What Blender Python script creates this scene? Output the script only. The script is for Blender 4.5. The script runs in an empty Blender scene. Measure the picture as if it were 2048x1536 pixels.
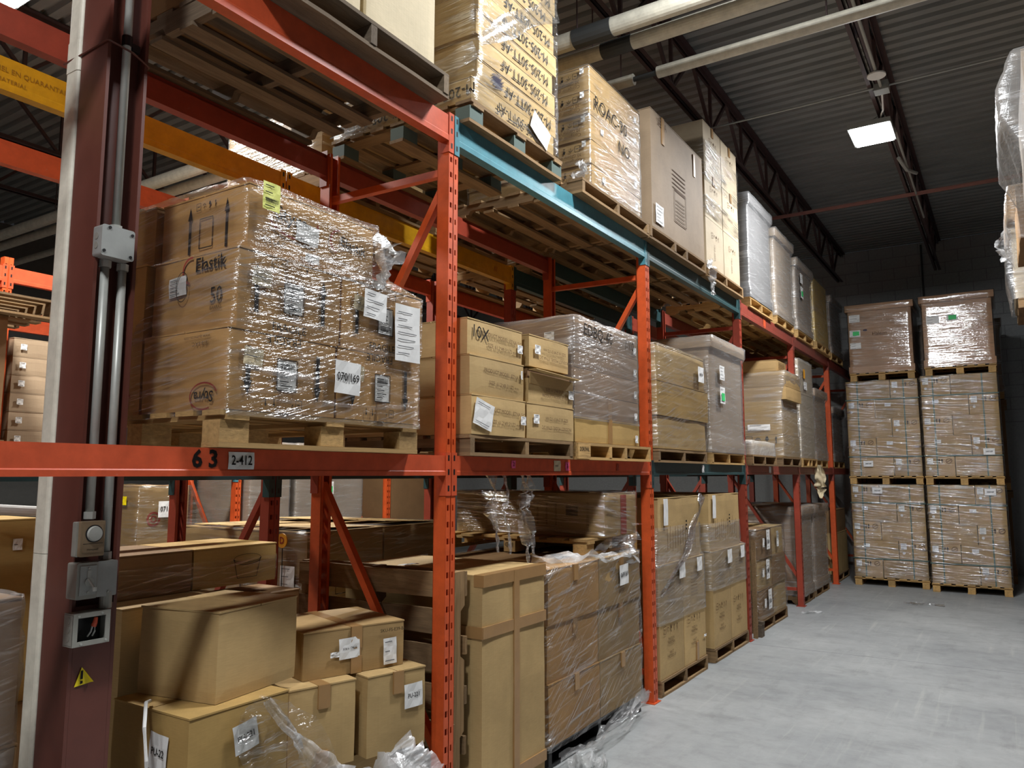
import bpy, math, random
from mathutils import Matrix, Vector, noise

random.seed(7)
S = bpy.context.scene
COL = S.collection

# ------------------------------------------------------------------ camera, world, lamps, exposure
F_PX = 1540.0
PITCH = math.atan2(180.0, F_PX)
YAW = math.atan2(993.0, math.hypot(F_PX, 180.0))
cd = bpy.data.cameras.new('camera')
cd.sensor_fit = 'HORIZONTAL'; cd.sensor_width = 36.0
cd.lens = 36.0 * F_PX / 2048.0
cd.clip_start = 0.02; cd.clip_end = 100
cam = bpy.data.objects.new('camera', cd); COL.objects.link(cam)
cam.location = (0, 0, 1.6)
cam.rotation_euler = (math.pi / 2 + PITCH, 0, YAW)
S.camera = cam

W = bpy.data.worlds.new('dim_interior'); S.world = W; W.use_nodes = True
W.node_tree.nodes['Background'].inputs[0].default_value = (0.8, 0.85, 0.9, 1)
W.node_tree.nodes['Background'].inputs[1].default_value = 0.02

LAMP_X, LAMP_Z = -0.92, 4.9
LAMPS = [(LAMP_X, 8.0, 190.0), (LAMP_X, 3.75, 140.0), (LAMP_X, -0.5, 120.0), (LAMP_X, -4.8, 100.0),
         (-5.6, 5.9, 230.0), (-5.6, 2.2, 250.0)]
S.view_settings.view_transform = 'Standard'
S.view_settings.look = 'None'
S.view_settings.exposure = 0.0
S.view_settings.gamma = 1.0
S.view_settings.use_curve_mapping = False
try:
    S.cycles.use_denoising = True
    S.cycles.transparent_max_bounces = 24
    S.cycles.max_bounces = 7
    S.cycles.diffuse_bounces = 4
    S.cycles.glossy_bounces = 3
    S.cycles.sample_clamp_indirect = 4.0
    S.cycles.caustics_reflective = False
    S.cycles.caustics_refractive = False
except Exception:
    pass

# ------------------------------------------------------------------ colours and materials
def lin(r, g, b):
    f = lambda c: (c / 255 / 12.92) if c / 255 <= 0.04045 else ((c / 255 + 0.055) / 1.055) ** 2.4
    return (f(r), f(g), f(b), 1)

M = {}
class NT:
    def __init__(s, name):
        s.m = bpy.data.materials.new(name); s.m.use_nodes = True
        s.t = s.m.node_tree; s.n = s.t.nodes; s.b = s.n['Principled BSDF']; M[name] = s.m
    def add(s, typ, **kw):
        k = s.n.new(typ)
        for a, v in kw.items(): setattr(k, a, v)
        return k
    def link(s, a, b): s.t.links.new(a, b)
    def coord(s, scale=(1, 1, 1), rot=(0, 0, 0), kind='Object'):
        tc = s.add('ShaderNodeTexCoord'); mp = s.add('ShaderNodeMapping')
        mp.inputs['Scale'].default_value = scale; mp.inputs['Rotation'].default_value = rot
        s.link(tc.outputs[kind], mp.inputs['Vector']); return mp.outputs['Vector']
    def noise(s, vec, scale, detail=3, rough=0.55):
        k = s.add('ShaderNodeTexNoise'); k.inputs['Scale'].default_value = scale
        k.inputs['Detail'].default_value = detail; k.inputs['Roughness'].default_value = rough
        s.link(vec, k.inputs['Vector']); return k.outputs['Fac']
    def ramp(s, fac, stops):
        k = s.add('ShaderNodeValToRGB'); e = k.color_ramp.elements
        e[0].position, e[0].color = stops[0]; e[1].position, e[1].color = stops[-1]
        for p, c in stops[1:-1]:
            q = e.new(p); q.color = c
        s.link(fac, k.inputs['Fac']); return k.outputs['Color']
    def math(s, op, a, b):
        k = s.add('ShaderNodeMath', operation=op)
        for i, v in enumerate((a, b)):
            if isinstance(v, (int, float)): k.inputs[i].default_value = v
            else: s.link(v, k.inputs[i])
        return k.outputs[0]
    def mix(s, mode, fac, a, b):
        k = s.add('ShaderNodeMix', data_type='RGBA', blend_type=mode)
        for i, v in ((0, fac), (6, a), (7, b)):
            if isinstance(v, (int, float, tuple)): k.inputs[i].default_value = v
            else: s.link(v, k.inputs[i])
        return k.outputs[2]
    def bump(s, h, strength, dist=0.01):
        k = s.add('ShaderNodeBump'); k.inputs['Strength'].default_value = strength
        k.inputs['Distance'].default_value = dist
        s.link(h, k.inputs['Height']); s.link(k.outputs[0], s.b.inputs['Normal']); return k
    def rough(s, v): s.b.inputs['Roughness'].default_value = v
    def rnd(s): return s.add('ShaderNodeObjectInfo').outputs['Random']

def g4(v): return (v, v, v, 1)
def dk(c, k): return (c[0] * k, c[1] * k, c[2] * k, 1)

def card(name, rgb, rough=0.72):
    k = NT(name); c = lin(*rgb); v = k.coord()
    n1 = k.noise(v, 3.0, 4); n2 = k.noise(k.coord((4, 4, 60)), 6, 2)
    base = k.ramp(n1, [(0.25, dk(c, 0.8)), (0.75, dk(c, 1.14))])
    w = k.add('ShaderNodeTexWave', wave_type='BANDS', bands_direction='DIAGONAL')
    w.inputs['Scale'].default_value = 38; w.inputs['Distortion'].default_value = 0.6
    k.link(k.coord((1, 1, 0)), w.inputs['Vector'])
    t = k.mix('MULTIPLY', 1.0, base, k.ramp(k.rnd(), [(0, g4(0.86)), (1, g4(1.08))]))
    t = k.mix('MULTIPLY', 1.0, t, k.ramp(n2, [(0.3, g4(0.93)), (0.7, g4(1.04))]))
    k.link(t, k.b.inputs['Base Color']); k.rough(rough)
    k.b.inputs['Specular IOR Level'].default_value = 0.3
    h = k.math('ADD', k.math('MULTIPLY', n1, 3.0), k.math('MULTIPLY', w.outputs['Fac'], 0.035))
    k.bump(h, 0.35, 0.006)
    return k.m
card('kraft', (170, 140, 94)); card('tan', (184, 155, 106)); card('brown', (144, 113, 78))
card('dark_kraft', (128, 98, 66)); card('cream_card', (206, 190, 156)); card('golden_card', (182, 149, 90))
card('grey_card', (154, 133, 108)); card('rosy_card', (178, 138, 106)); card('charcoal_card', (92, 90, 90)); card('yellow_card', (208, 178, 108)); card('orange_kraft', (188, 144, 88)); card('pale_card', (182, 166, 140))

def plain(name, rgb, rough=0.5, metal=0.0, wear=0.0, spec=0.5, bump=0.0):
    k = NT(name); c = lin(*rgb)
    n = k.noise(k.coord(), 14, 5, 0.65)
    if wear:
        n2 = k.noise(k.coord((3, 3, 3)), 11, 6, 0.75)
        col = k.ramp(n, [(0.3, dk(c, 0.8)), (0.7, dk(c, 1.1))])
        col = k.mix('MIX', k.ramp(n2, [(0.66, g4(0)), (0.74, g4(wear))]), col, lin(176, 160, 148))
    else:
        col = k.ramp(n, [(0.3, dk(c, 0.9)), (0.7, dk(c, 1.06))])
    k.link(col, k.b.inputs['Base Color']); k.rough(rough)
    k.b.inputs['Metallic'].default_value = metal; k.b.inputs['Specular IOR Level'].default_value = spec
    if bump: k.bump(n, bump, 0.004)
    return k.m
plain('rack_orange', (204, 84, 38), 0.42, wear=0.35)
plain('beam_orange', (198, 82, 48), 0.4, wear=0.45)
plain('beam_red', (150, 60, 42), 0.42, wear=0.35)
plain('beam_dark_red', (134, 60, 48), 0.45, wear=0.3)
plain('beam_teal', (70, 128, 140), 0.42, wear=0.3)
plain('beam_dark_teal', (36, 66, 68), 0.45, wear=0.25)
plain('beam_yellow', (204, 152, 20), 0.42, wear=0.25)
plain('maroon_steel', (96, 54, 45), 0.4)
plain('joist_steel', (74, 56, 56), 0.5)
plain('bridging_steel', (156, 112, 104), 0.5)
plain('galvanised', (158, 161, 158), 0.42, 0.25, bump=0.1)
plain('conduit_steel', (172, 174, 168), 0.4, 0.2)
plain('grey_paint_box', (150, 150, 142), 0.45, 0.2)
plain('bronze_plate', (146, 126, 100), 0.36, 0.35)
plain('dark_plastic', (24, 24, 26), 0.4)
plain('white_pipe', (212, 208, 192), 0.5, wear=0.12, bump=0.1)
plain('pipe_sleeve', (60, 62, 62), 0.6)
plain('ink', (26, 22, 20), 0.7, spec=0.2)
plain('grey_ink', (96, 96, 98), 0.7, spec=0.2)
plain('brown_ink', (92, 66, 44), 0.8, spec=0.2)
plain('red_ink', (150, 58, 44), 0.8, spec=0.2)
plain('blue_ink', (38, 38, 70), 0.7, spec=0.2)
plain('paper', (226, 226, 224), 0.6, spec=0.3)
plain('yellow_paper', (222, 226, 120), 0.6)
plain('warning_yellow', (236, 214, 20), 0.45)
plain('green_paper', (60, 200, 110), 0.6)
plain('pink_paper', (226, 90, 140), 0.6)
plain('cream_paper', (206, 190, 156), 0.7)
plain('orange_disc', (226, 156, 30), 0.5)
plain('faded_stencil', (150, 108, 16), 0.6)
plain('tape', (158, 122, 78), 0.28, spec=0.5)
plain('green_strap', (60, 92, 80), 0.4)
plain('red_wirenut', (220, 90, 60), 0.5)
plain('black_rubber', (20, 20, 22), 0.5)
plain('green_block', (74, 90, 84), 0.8)

def wood(name, rgb):
    k = NT(name); c = lin(*rgb)
    v = k.coord((9, 0.9, 9)); n = k.noise(v, 9, 5, 0.65); n2 = k.noise(k.coord((2, 2, 2)), 2.2, 3)
    col = k.ramp(n, [(0.25, dk(c, 0.5)), (0.5, c), (0.8, dk(c, 1.25))])
    col = k.mix('MULTIPLY', 1.0, col, k.ramp(n2, [(0.3, g4(0.72)), (0.7, g4(1.1))]))
    col = k.mix('MULTIPLY', 1.0, col, k.ramp(k.rnd(), [(0, (0.7, 0.7, 0.72, 1)), (1, (1.12, 1.08, 1.0, 1))]))
    k.link(col, k.b.inputs['Base Color']); k.rough(0.8); k.bump(n, 0.4, 0.004)
    k.b.inputs['Specular IOR Level'].default_value = 0.2
wood('wood_new', (196, 160, 106)); wood('wood_old', (146, 120, 88)); wood('wood_grey', (118, 104, 88))

def film(name, haze, streak, slant, rough=0.2, gs=0.2, bs=0.5, zs=0.012, gb=0.03):
    """Stretch film: mostly clear, with thin pulled streaks; white diffuse paints in part of their sheen."""
    k = NT(name); k.n.remove(k.b)
    out = k.n['Material Output']
    tc = k.add('ShaderNodeTexCoord')
    def pulled(rot, sz, ln):
        mp = k.add('ShaderNodeMapping', vector_type='TEXTURE')
        mp.inputs['Rotation'].default_value = (rot, -rot * 0.5, 0); mp.inputs['Scale'].default_value = (ln, ln, sz)
        k.link(tc.outputs['Object'], mp.inputs['Vector']); return mp.outputs['Vector']
    n1 = k.noise(pulled(slant, zs, 0.30), 1.0, 3, 0.6)
    n4 = k.noise(pulled(slant * 0.4 - 0.12, zs * 2.3, 0.5), 1.0, 2, 0.5)
    n2 = k.noise(k.coord(), 4.0, 3); n3 = k.noise(k.coord((1, 1, 2.5)), 22.0, 3, 0.6)
    st = k.ramp(n1, [(0.54, g4(0)), (0.62, g4(0.55)), (0.72, g4(1))])
    st2 = k.ramp(n4, [(0.52, g4(0)), (0.70, g4(0.8))])
    patch = k.ramp(n2, [(0.36, g4(0.12)), (0.64, g4(1))])
    sfac = k.mix('MULTIPLY', 1.0, k.mix('SCREEN', 1.0, st, st2), patch)
    bw = k.add('ShaderNodeRGBToBW'); k.link(sfac, bw.inputs[0])
    hgt = k.math('ADD', k.math('ADD', k.math('MULTIPLY', n1, 0.8), k.math('MULTIPLY', n4, 1.6)), k.math('MULTIPLY', n3, 0.6))
    bp = k.add('ShaderNodeBump'); bp.inputs['Strength'].default_value = bs; bp.inputs['Distance'].default_value = 0.02
    k.link(hgt, bp.inputs['Height'])
    gl = k.add('ShaderNodeBsdfGlossy'); gl.inputs['Roughness'].default_value = rough
    gl.inputs['Color'].default_value = (0.95, 0.96, 0.97, 1); k.link(bp.outputs[0], gl.inputs['Normal'])
    df = k.add('ShaderNodeBsdfDiffuse'); df.inputs['Color'].default_value = (0.80, 0.80, 0.80, 1)
    tr = k.add('ShaderNodeBsdfTransparent'); tr.inputs['Color'].default_value = (0.97, 0.97, 0.96, 1)
    m1 = k.add('ShaderNodeMixShader'); k.link(tr.outputs[0], m1.inputs[1]); k.link(df.outputs[0], m1.inputs[2])
    hz = k.math('ADD', k.math('MULTIPLY', bw.outputs[0], streak), haze); k.link(hz, m1.inputs[0])  # streak mask adds white diffuse, painted sheen on top of the film's own haze
    fr = k.add('ShaderNodeFresnel'); fr.inputs['IOR'].default_value = 1.25
    gf = k.math('ADD', k.math('MULTIPLY', fr.outputs[0], 0.4), k.math('ADD', k.math('MULTIPLY', bw.outputs[0], gs), gb))
    m2 = k.add('ShaderNodeMixShader'); k.link(gf, m2.inputs[0]); k.link(m1.outputs[0], m2.inputs[1]); k.link(gl.outputs[0], m2.inputs[2])
    k.link(m2.outputs[0], out.inputs['Surface'])
film('film_clear', 0.012, 0.13, 0.14, gs=0.5); film('film_slant', 0.015, 0.20, 0.30, gs=0.42, bs=0.6)
film('film_hazy', 0.09, 0.30, 0.22, 0.22, gs=0.35); film('film_grey', 0.12, 0.18, 0.15, 0.28, bs=0.4, gs=0.2)
film('film_shiny', 0.012, 0.10, -0.08, 0.12, bs=0.85, gs=0.85, zs=0.014, gb=0.05); film('film_white', 0.26, 0.34, 0.6, 0.35, bs=0.5, gs=0.08)
film('film_steep', 0.015, 0.34, 0.62, gs=0.5, bs=0.7, zs=0.009); film('film_gloss', 0.01, 0.04, 0.0, 0.12, bs=0.22, gs=0.35, zs=0.02, gb=0.10)

def floor_mat():
    k = NT('concrete'); v = k.coord()
    a = k.noise(v, 0.7, 5, 0.6); b = k.noise(v, 9, 6, 0.7); c = k.noise(k.coord((16, 0.45, 1), (0, 0, 0.12)), 1.0, 5, 0.68)
    c2 = k.noise(k.coord((0.8, 16, 1), (0, 0, 0.5)), 1.0, 4, 0.65)
    sm = k.noise(k.coord((3.5, 1, 1), (0, 0, -0.9)), 1.7, 6, 0.7); sm2 = k.noise(k.coord((1, 2, 1), (0, 0, 0.4)), 2.2, 6, 0.72)
    col = k.ramp(a, [(0.3, lin(138, 141, 142)), (0.7, lin(168, 170, 169))])
    col = k.mix('MULTIPLY', 1.0, col, k.ramp(b, [(0.3, g4(0.88)), (0.7, g4(1.06))]))
    col = k.mix('MULTIPLY', 1.0, col, k.ramp(sm, [(0.55, g4(1.0)), (0.72, g4(0.82))]))
    col = k.mix('MULTIPLY', 1.0, col, k.ramp(sm2, [(0.5, g4(1.0)), (0.68, g4(0.80))]))
    area = k.ramp(k.noise(k.coord((1, 1, 1)), 1.1, 3), [(0.44, g4(0)), (0.60, g4(1))])
    msk = k.mix('MULTIPLY', 1.0, k.ramp(c, [(0.55, g4(0)), (0.72, g4(0.30))]), area)
    col = k.mix('MIX', msk, col, lin(204, 204, 194))
    msk = k.mix('MULTIPLY', 1.0, k.ramp(c2, [(0.62, g4(0)), (0.70, g4(0.4))]), area)
    col = k.mix('MIX', msk, col, lin(120, 122, 124))
    k.link(col, k.b.inputs['Base Color']); k.rough(0.5); k.bump(b, 0.12, 0.004)
    k.b.inputs['Specular IOR Level'].default_value = 0.35
floor_mat()
def deck_mat():
    k = NT('roof_deck'); n = k.noise(k.coord((0.6, 3, 3)), 2.5, 4)
    k.link(k.ramp(n, [(0.3, lin(126, 129, 128)), (0.7, lin(152, 154, 152))]), k.b.inputs['Base Color'])
    k.rough(0.5)
deck_mat()
def block_mat():
    k = NT('dark_block'); n = k.noise(k.coord(), 30, 5, 0.7)
    col = k.ramp(n, [(0.3, lin(150, 153, 154)), (0.7, lin(164, 167, 168))])
    k.link(col, k.b.inputs['Base Color']); k.rough(0.85); k.bump(n, 0.5, 0.006)
block_mat()
plain('mortar', (136, 138, 139), 0.9); plain('far_wall', (92, 92, 90), 0.8)
def emit(name, col, st):
    k = NT(name); k.b.inputs['Emission Color'].default_value = col; k.b.inputs['Emission Strength'].default_value = st
    k.b.inputs['Base Color'].default_value = (0.9, 0.9, 0.9, 1)
emit('lamp_lens', (0.92, 0.97, 1.0, 1), 40.0)

# ------------------------------------------------------------------ geometry helpers
class G:
    def __init__(s): s.v = []; s.f = []
    def poly(s, pts):
        n = len(s.v); s.v += [tuple(p) for p in pts]; s.f.append(tuple(range(n, n + len(pts)))); return s
    def box(s, x0, x1, y0, y1, z0, z1):
        n = len(s.v)
        s.v += [(x, y, z) for z in (z0, z1) for y in (y0, y1) for x in (x0, x1)]
        s.f += [tuple(n + i for i in q) for q in ((0, 2, 3, 1), (4, 5, 7, 6), (0, 1, 5, 4), (1, 3, 7, 5), (3, 2, 6, 7), (2, 0, 4, 6))]
        return s
    def bar(s, p, q, w, h):
        p, q = Vector(p), Vector(q); d = (q - p).normalized()
        a = d.cross(Vector((0, 0, 1)));
        if a.length < 0.05: a = d.cross(Vector((0, 1, 0)))
        a.normalize(); b = a.cross(d); n = len(s.v)
        for c in (p, q):
            for (i, j) in ((-1, -1), (1, -1), (1, 1), (-1, 1)): s.v.append(tuple(c + a * (i * w / 2) + b * (j * h / 2)))
        s.f += [tuple(n + i for i in f) for f in ((0, 1, 5, 4), (1, 2, 6, 5), (2, 3, 7, 6), (3, 0, 4, 7), (3, 2, 1, 0), (4, 5, 6, 7))]
        return s
    def tube(s, pts, r, n=12, cap=True):
        pts = [Vector(p) for p in pts]; base = len(s.v)
        for i, p in enumerate(pts):
            d = (pts[min(i + 1, len(pts) - 1)] - pts[max(i - 1, 0)]).normalized()
            a = d.cross(Vector((0, 0, 1)))
            if a.length < 0.05: a = d.cross(Vector((0, 1, 0)))
            a.normalize(); b = a.cross(d)
            rr = r[i] if isinstance(r, (list, tuple)) else r
            for k in range(n):
                t = 2 * math.pi * k / n; s.v.append(tuple(p + a * (rr * math.cos(t)) + b * (rr * math.sin(t))))
        for i in range(len(pts) - 1):
            for k in range(n):
                k2 = (k + 1) % n; o = base + i * n; s.f.append((o + k, o + k2, o + n + k2, o + n + k))
        if cap:
            s.f.append(tuple(base + k for k in reversed(range(n)))); s.f.append(tuple(base + (len(pts) - 1) * n + k for k in range(n)))
        return s
    def prism(s, prof, axis, a, b):
        # prof: list of 2D points, extruded along axis from a to b
        n = len(s.v); m = len(prof)
        for t in (a, b):
            for (p, q) in prof:
                s.v.append((t, p, q) if axis == 'x' else (p, t, q) if axis == 'y' else (p, q, t))
        for i in range(m):
            j = (i + 1) % m; s.f.append((n + i, n + j, n + m + j, n + m + i))
        s.f.append(tuple(n + i for i in reversed(range(m)))); s.f.append(tuple(n + m + i for i in range(m)))
        return s
    def mesh(s, name, smooth=False):
        me = bpy.data.meshes.new(name); me.from_pydata(s.v, [], s.f)
        import bmesh
        bm = bmesh.new(); bm.from_mesh(me); bmesh.ops.recalc_face_normals(bm, faces=bm.faces); bm.to_mesh(me); bm.free()
        if smooth:
            for p in me.polygons: p.use_smooth = True
        me.update(); return me

def obj(name, me, mat, parent=None, loc=(0, 0, 0), rot=(0, 0, 0), scale=(1, 1, 1), smooth=False):
    if isinstance(me, G): me = me.mesh(name, smooth)
    o = bpy.data.objects.new(name, me); COL.objects.link(o)
    if mat is not None:
        m = M[mat]
        if not me.materials: me.materials.append(m)
        elif me.materials[0] != m:
            o.material_slots[0].link = 'OBJECT'; o.material_slots[0].material = m
    o.location = loc; o.rotation_euler = rot; o.scale = scale
    if parent is not None: o.parent = parent
    return o
def tag(o, label, cat, group=None, kind=None):
    if label: o['label'] = label
    if cat: o['category'] = cat
    if group: o['group'] = group
    if kind: o['kind'] = kind
    return o
def thing(name, label, cat, loc=(0, 0, 0), rz=0, group=None):
    o = bpy.data.objects.new(name, None); COL.objects.link(o); o.empty_display_size = 0.1
    o.location = loc; o.rotation_euler = (0, 0, rz)
    return tag(o, label, cat, group)
def struct(name, me, mat, parent=None):
    o = obj(name, me, mat, parent)
    if parent is None: o['kind'] = 'structure'
    return o

# ---- flat print on faces.  A face frame: F faces +X (right is +Y), L faces -Y (right is +X), T faces up, B faces -X, K faces +Y
BASIS = {'F': Matrix(((0, 0, 1), (1, 0, 0), (0, 1, 0))), 'L': Matrix(((1, 0, 0), (0, 0, -1), (0, 1, 0))),
         'T': Matrix(((0, -1, 0), (1, 0, 0), (0, 0, 1))), 'B': Matrix(((0, 0, -1), (-1, 0, 0), (0, 1, 0))),
         'K': Matrix(((-1, 0, 0), (0, 0, 1), (0, 1, 0)))}
DIM = {}
def face_pos(th, face, u, v, off):
    sx, sy, sz = DIM[th.name]
    if face == 'F': return (sx / 2 + off, (u - 0.5) * sy, v * sz)
    if face == 'B': return (-sx / 2 - off, (0.5 - u) * sy, v * sz)
    if face == 'L': return ((u - 0.5) * sx, -sy / 2 - off, v * sz)
    if face == 'K': return ((0.5 - u) * sx, sy / 2 + off, v * sz)
    return ((0.5 - v) * sx, (u - 0.5) * sy, sz + off)
def place(o, th, face, u, v, off, rot=0.0, sc=(1, 1)):
    m = BASIS[face].to_4x4() @ Matrix.Rotation(math.radians(rot), 4, 'Z')
    o.rotation_euler = m.to_euler(); o.location = face_pos(th, face, u, v, off); o.scale = (sc[0], sc[1], 1)
TXT = {}
def text_mesh(s, bold=0.0, align='CENTER'):
    key = (s, bold)
    if key not in TXT:
        c = bpy.data.curves.new('printed_text', 'FONT'); c.body = s; c.size = 1.0; c.align_x = 'CENTER'; c.align_y = 'CENTER'
        c.resolution_u = 2; c.offset = bold; c.fill_mode = 'FRONT'
        t = bpy.data.objects.new('tmp', c)
        me = bpy.data.meshes.new_from_object(t); me.name = 'printed_text'
        bpy.data.objects.remove(t); bpy.data.curves.remove(c); TXT[key] = me
    return TXT[key]
AMP = {}
def foff(th, off): return (max(0.003, AMP.get(th.name, 0.002) * 0.85 + 0.0015) if off is None else off)
def text(th, face, u, v, size, s, mat='ink', rot=0, bold=0.0, off=None, sx=1.0, name='printed_text'):
    o = obj(name, text_mesh(s, bold), mat, th)
    place(o, th, face, u, v, foff(th, off), rot, (size * sx, size))
    return o
def polys(th, face, u, v, plist, mat='ink', rot=0, off=None, name='printed_mark'):
    g = G()
    for p in plist: g.poly([(a, b, 0) for a, b in p])
    o = obj(name, g, mat, th); place(o, th, face, u, v, foff(th, off), rot); return o
def rect(cx, cy, w, h): return [(cx - w / 2, cy - h / 2), (cx + w / 2, cy - h / 2), (cx + w / 2, cy + h / 2), (cx - w / 2, cy + h / 2)]
def frame_polys(w, h, t): return [rect(0, h / 2, w, t), rect(0, -h / 2, w, t), rect(-w / 2, 0, t, h), rect(w / 2, 0, t, h)]
def ring_polys(rx, ry, t, n=22, a0=0, a1=2 * math.pi):
    out = []
    for i in range(n):
        p = a0 + (a1 - a0) * i / n; q = a0 + (a1 - a0) * (i + 1) / n
        out.append([(rx * math.cos(p), ry * math.sin(p)), (rx * math.cos(q), ry * math.sin(q)), ((rx - t) * math.cos(q), (ry - t) * math.sin(q)), ((rx - t) * math.cos(p), (ry - t) * math.sin(p))])
    return out
def arrow_polys(w, h, hw, hh): # pointing up, centred
    return [rect(0, -hh / 2, w, h - hh), [(-hw / 2, h / 2 - hh), (hw / 2, h / 2 - hh), (0, h / 2)]]
def icons(th, face, u, v, s, n=5, mat='ink', rot=0):
    pl = []
    for i in range(n):
        cx = (i - (n - 1) / 2) * s * 1.15
        k = i % 5
        if k == 0: pl += [[(cx + a, b) for a, b in p] for p in frame_polys(s * 0.85, s * 0.95, s * 0.07)] + [rect(cx, 0, s * 0.4, s * 0.1)]
        elif k == 1: pl += [[(cx + a, b) for a, b in p] for p in ring_polys(s * 0.34, s * 0.3, s * 0.1, 10, 0, math.pi)] + [rect(cx, -s * 0.1, s * 0.07, s * 0.5)]
        elif k == 2: pl += [rect(cx, -s * 0.12, s * 0.1, s * 0.6), [(cx - s * 0.25, 0), (cx + s * 0.25, 0), (cx + s * 0.12, s * 0.45), (cx - s * 0.12, s * 0.45)], rect(cx, -s * 0.42, s * 0.4, s * 0.08)]
        else: pl += [[(cx + a, b) for a, b in p] for p in arrow_polys(s * 0.12, s * 0.95, s * 0.34, s * 0.35)]
    return polys(th, face, u, v, pl, mat, rot, name='handling_icons')
def sticker(th, face, u, v, w, h, mat='paper', rot=0, lines=None, off=None, bars=0, name='paper_label', big=None, ink='ink', label=None, line_ink='grey_ink'):
    off = foff(th, off)
    g = G()
    nx, ny = 4, 3
    for j in range(ny + 1):
        for i in range(nx + 1):
            zz = 0.0015 * math.sin(i * 1.7 + j * 2.3 + w * 40)
            g.v.append((-w / 2 + w * i / nx, -h / 2 + h * j / ny, zz))
    for j in range(ny):
        for i in range(nx):
            a = j * (nx + 1) + i; g.f.append((a, a + 1, a + nx + 2, a + nx + 1))
    o = obj(name, g, mat, th); place(o, th, face, u, v, off + 0.002, rot)
    if label: o['label'] = label
    if big:
        t = obj('printed_text', text_mesh(big[0], 0.012), ink, o, (0, 0, 0.003))
        t.scale = (big[1] * 0.82, big[1], 1)
    pl = []
    if lines:
        for k in range(lines):
            y = h * (0.36 - 0.72 * k / max(1, lines - 1)) if lines > 1 else 0
            ww = w * random.uniform(0.35, 0.75); pl.append(rect(-w * 0.40 + ww / 2, y, ww, min(0.0035, h * 0.2 / max(2, lines))))
    if bars:
        x = -w * 0.36
        while x < w * 0.36:
            bw = w * random.uniform(0.012, 0.03); pl.append(rect(x, bars * h, bw, h * 0.16)); x += bw * 2.1
    if pl:
        gg = G()
        for p in pl: gg.poly([(a, b, 0) for a, b in p])
        obj('printed_lines', gg, ink if bars else line_ink, o, (0, 0, 0.0032))
    return o

# ---- cartons
def shell(sx, sy, sz, amp, seed, nx=6, ny=6, nz=5, sag=0.0, soft=0.008):
    """A closed box with slightly bulged or dented faces and soft, worn edges; base at z = 0."""
    idx = {}; g = G(); rs = random.Random(seed)
    bul = [rs.uniform(-0.7, 0.45) * amp for _ in range(6)]
    off = Vector((rs.uniform(0, 50), rs.uniform(0, 50), rs.uniform(0, 50)))
    def vert(i, j, k):
        if (i, j, k) in idx: return idx[(i, j, k)]
        a, b, c = i / nx, j / ny, k / nz
        p = Vector(((a - 0.5) * sx, (b - 0.5) * sy, c * sz))
        e = lambda t: math.sin(math.pi * t)
        if i == 0: p.x -= bul[0] * e(b) * e(c)
        if i == nx: p.x += bul[1] * e(b) * e(c)
        if j == 0: p.y -= bul[2] * e(a) * e(c)
        if j == ny: p.y += bul[3] * e(a) * e(c)
        if k == nz: p.z += (bul[4] - sag) * e(a) * e(b)
        edges = (i in (0, nx)) + (j in (0, ny)) + (k in (0, nz))
        if edges >= 2:
            m = soft if edges == 2 else soft * 1.3
            if i in (0, nx): p.x += m * 0.35 * (1 if i == 0 else -1)
            if j in (0, ny): p.y += m * 0.35 * (1 if j == 0 else -1)
            if k == nz: p.z -= m * 0.35
        nv = noise.noise_vector(p * 4.0 + off) * amp * 0.45
        if k == 0: nv.z = 0
        p += nv
        idx[(i, j, k)] = len(g.v); g.v.append(tuple(p)); return idx[(i, j, k)]
    for j in range(ny):
        for k in range(nz):
            g.f.append((vert(0, j, k), vert(0, j, k + 1), vert(0, j + 1, k + 1), vert(0, j + 1, k)))
            g.f.append((vert(nx, j, k), vert(nx, j + 1, k), vert(nx, j + 1, k + 1), vert(nx, j, k + 1)))
    for i in range(nx):
        for k in range(nz):
            g.f.append((vert(i, 0, k), vert(i + 1, 0, k), vert(i + 1, 0, k + 1), vert(i, 0, k + 1)))
            g.f.append((vert(i, ny, k), vert(i, ny, k + 1), vert(i + 1, ny, k + 1), vert(i + 1, ny, k)))
        for j in range(ny):
            g.f.append((vert(i, j, 0), vert(i, j + 1, 0), vert(i + 1, j + 1, 0), vert(i + 1, j, 0)))
            g.f.append((vert(i, j, nz), vert(i + 1, j, nz), vert(i + 1, j + 1, nz), vert(i, j + 1, nz)))
    return g
SEED = [1]
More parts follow.
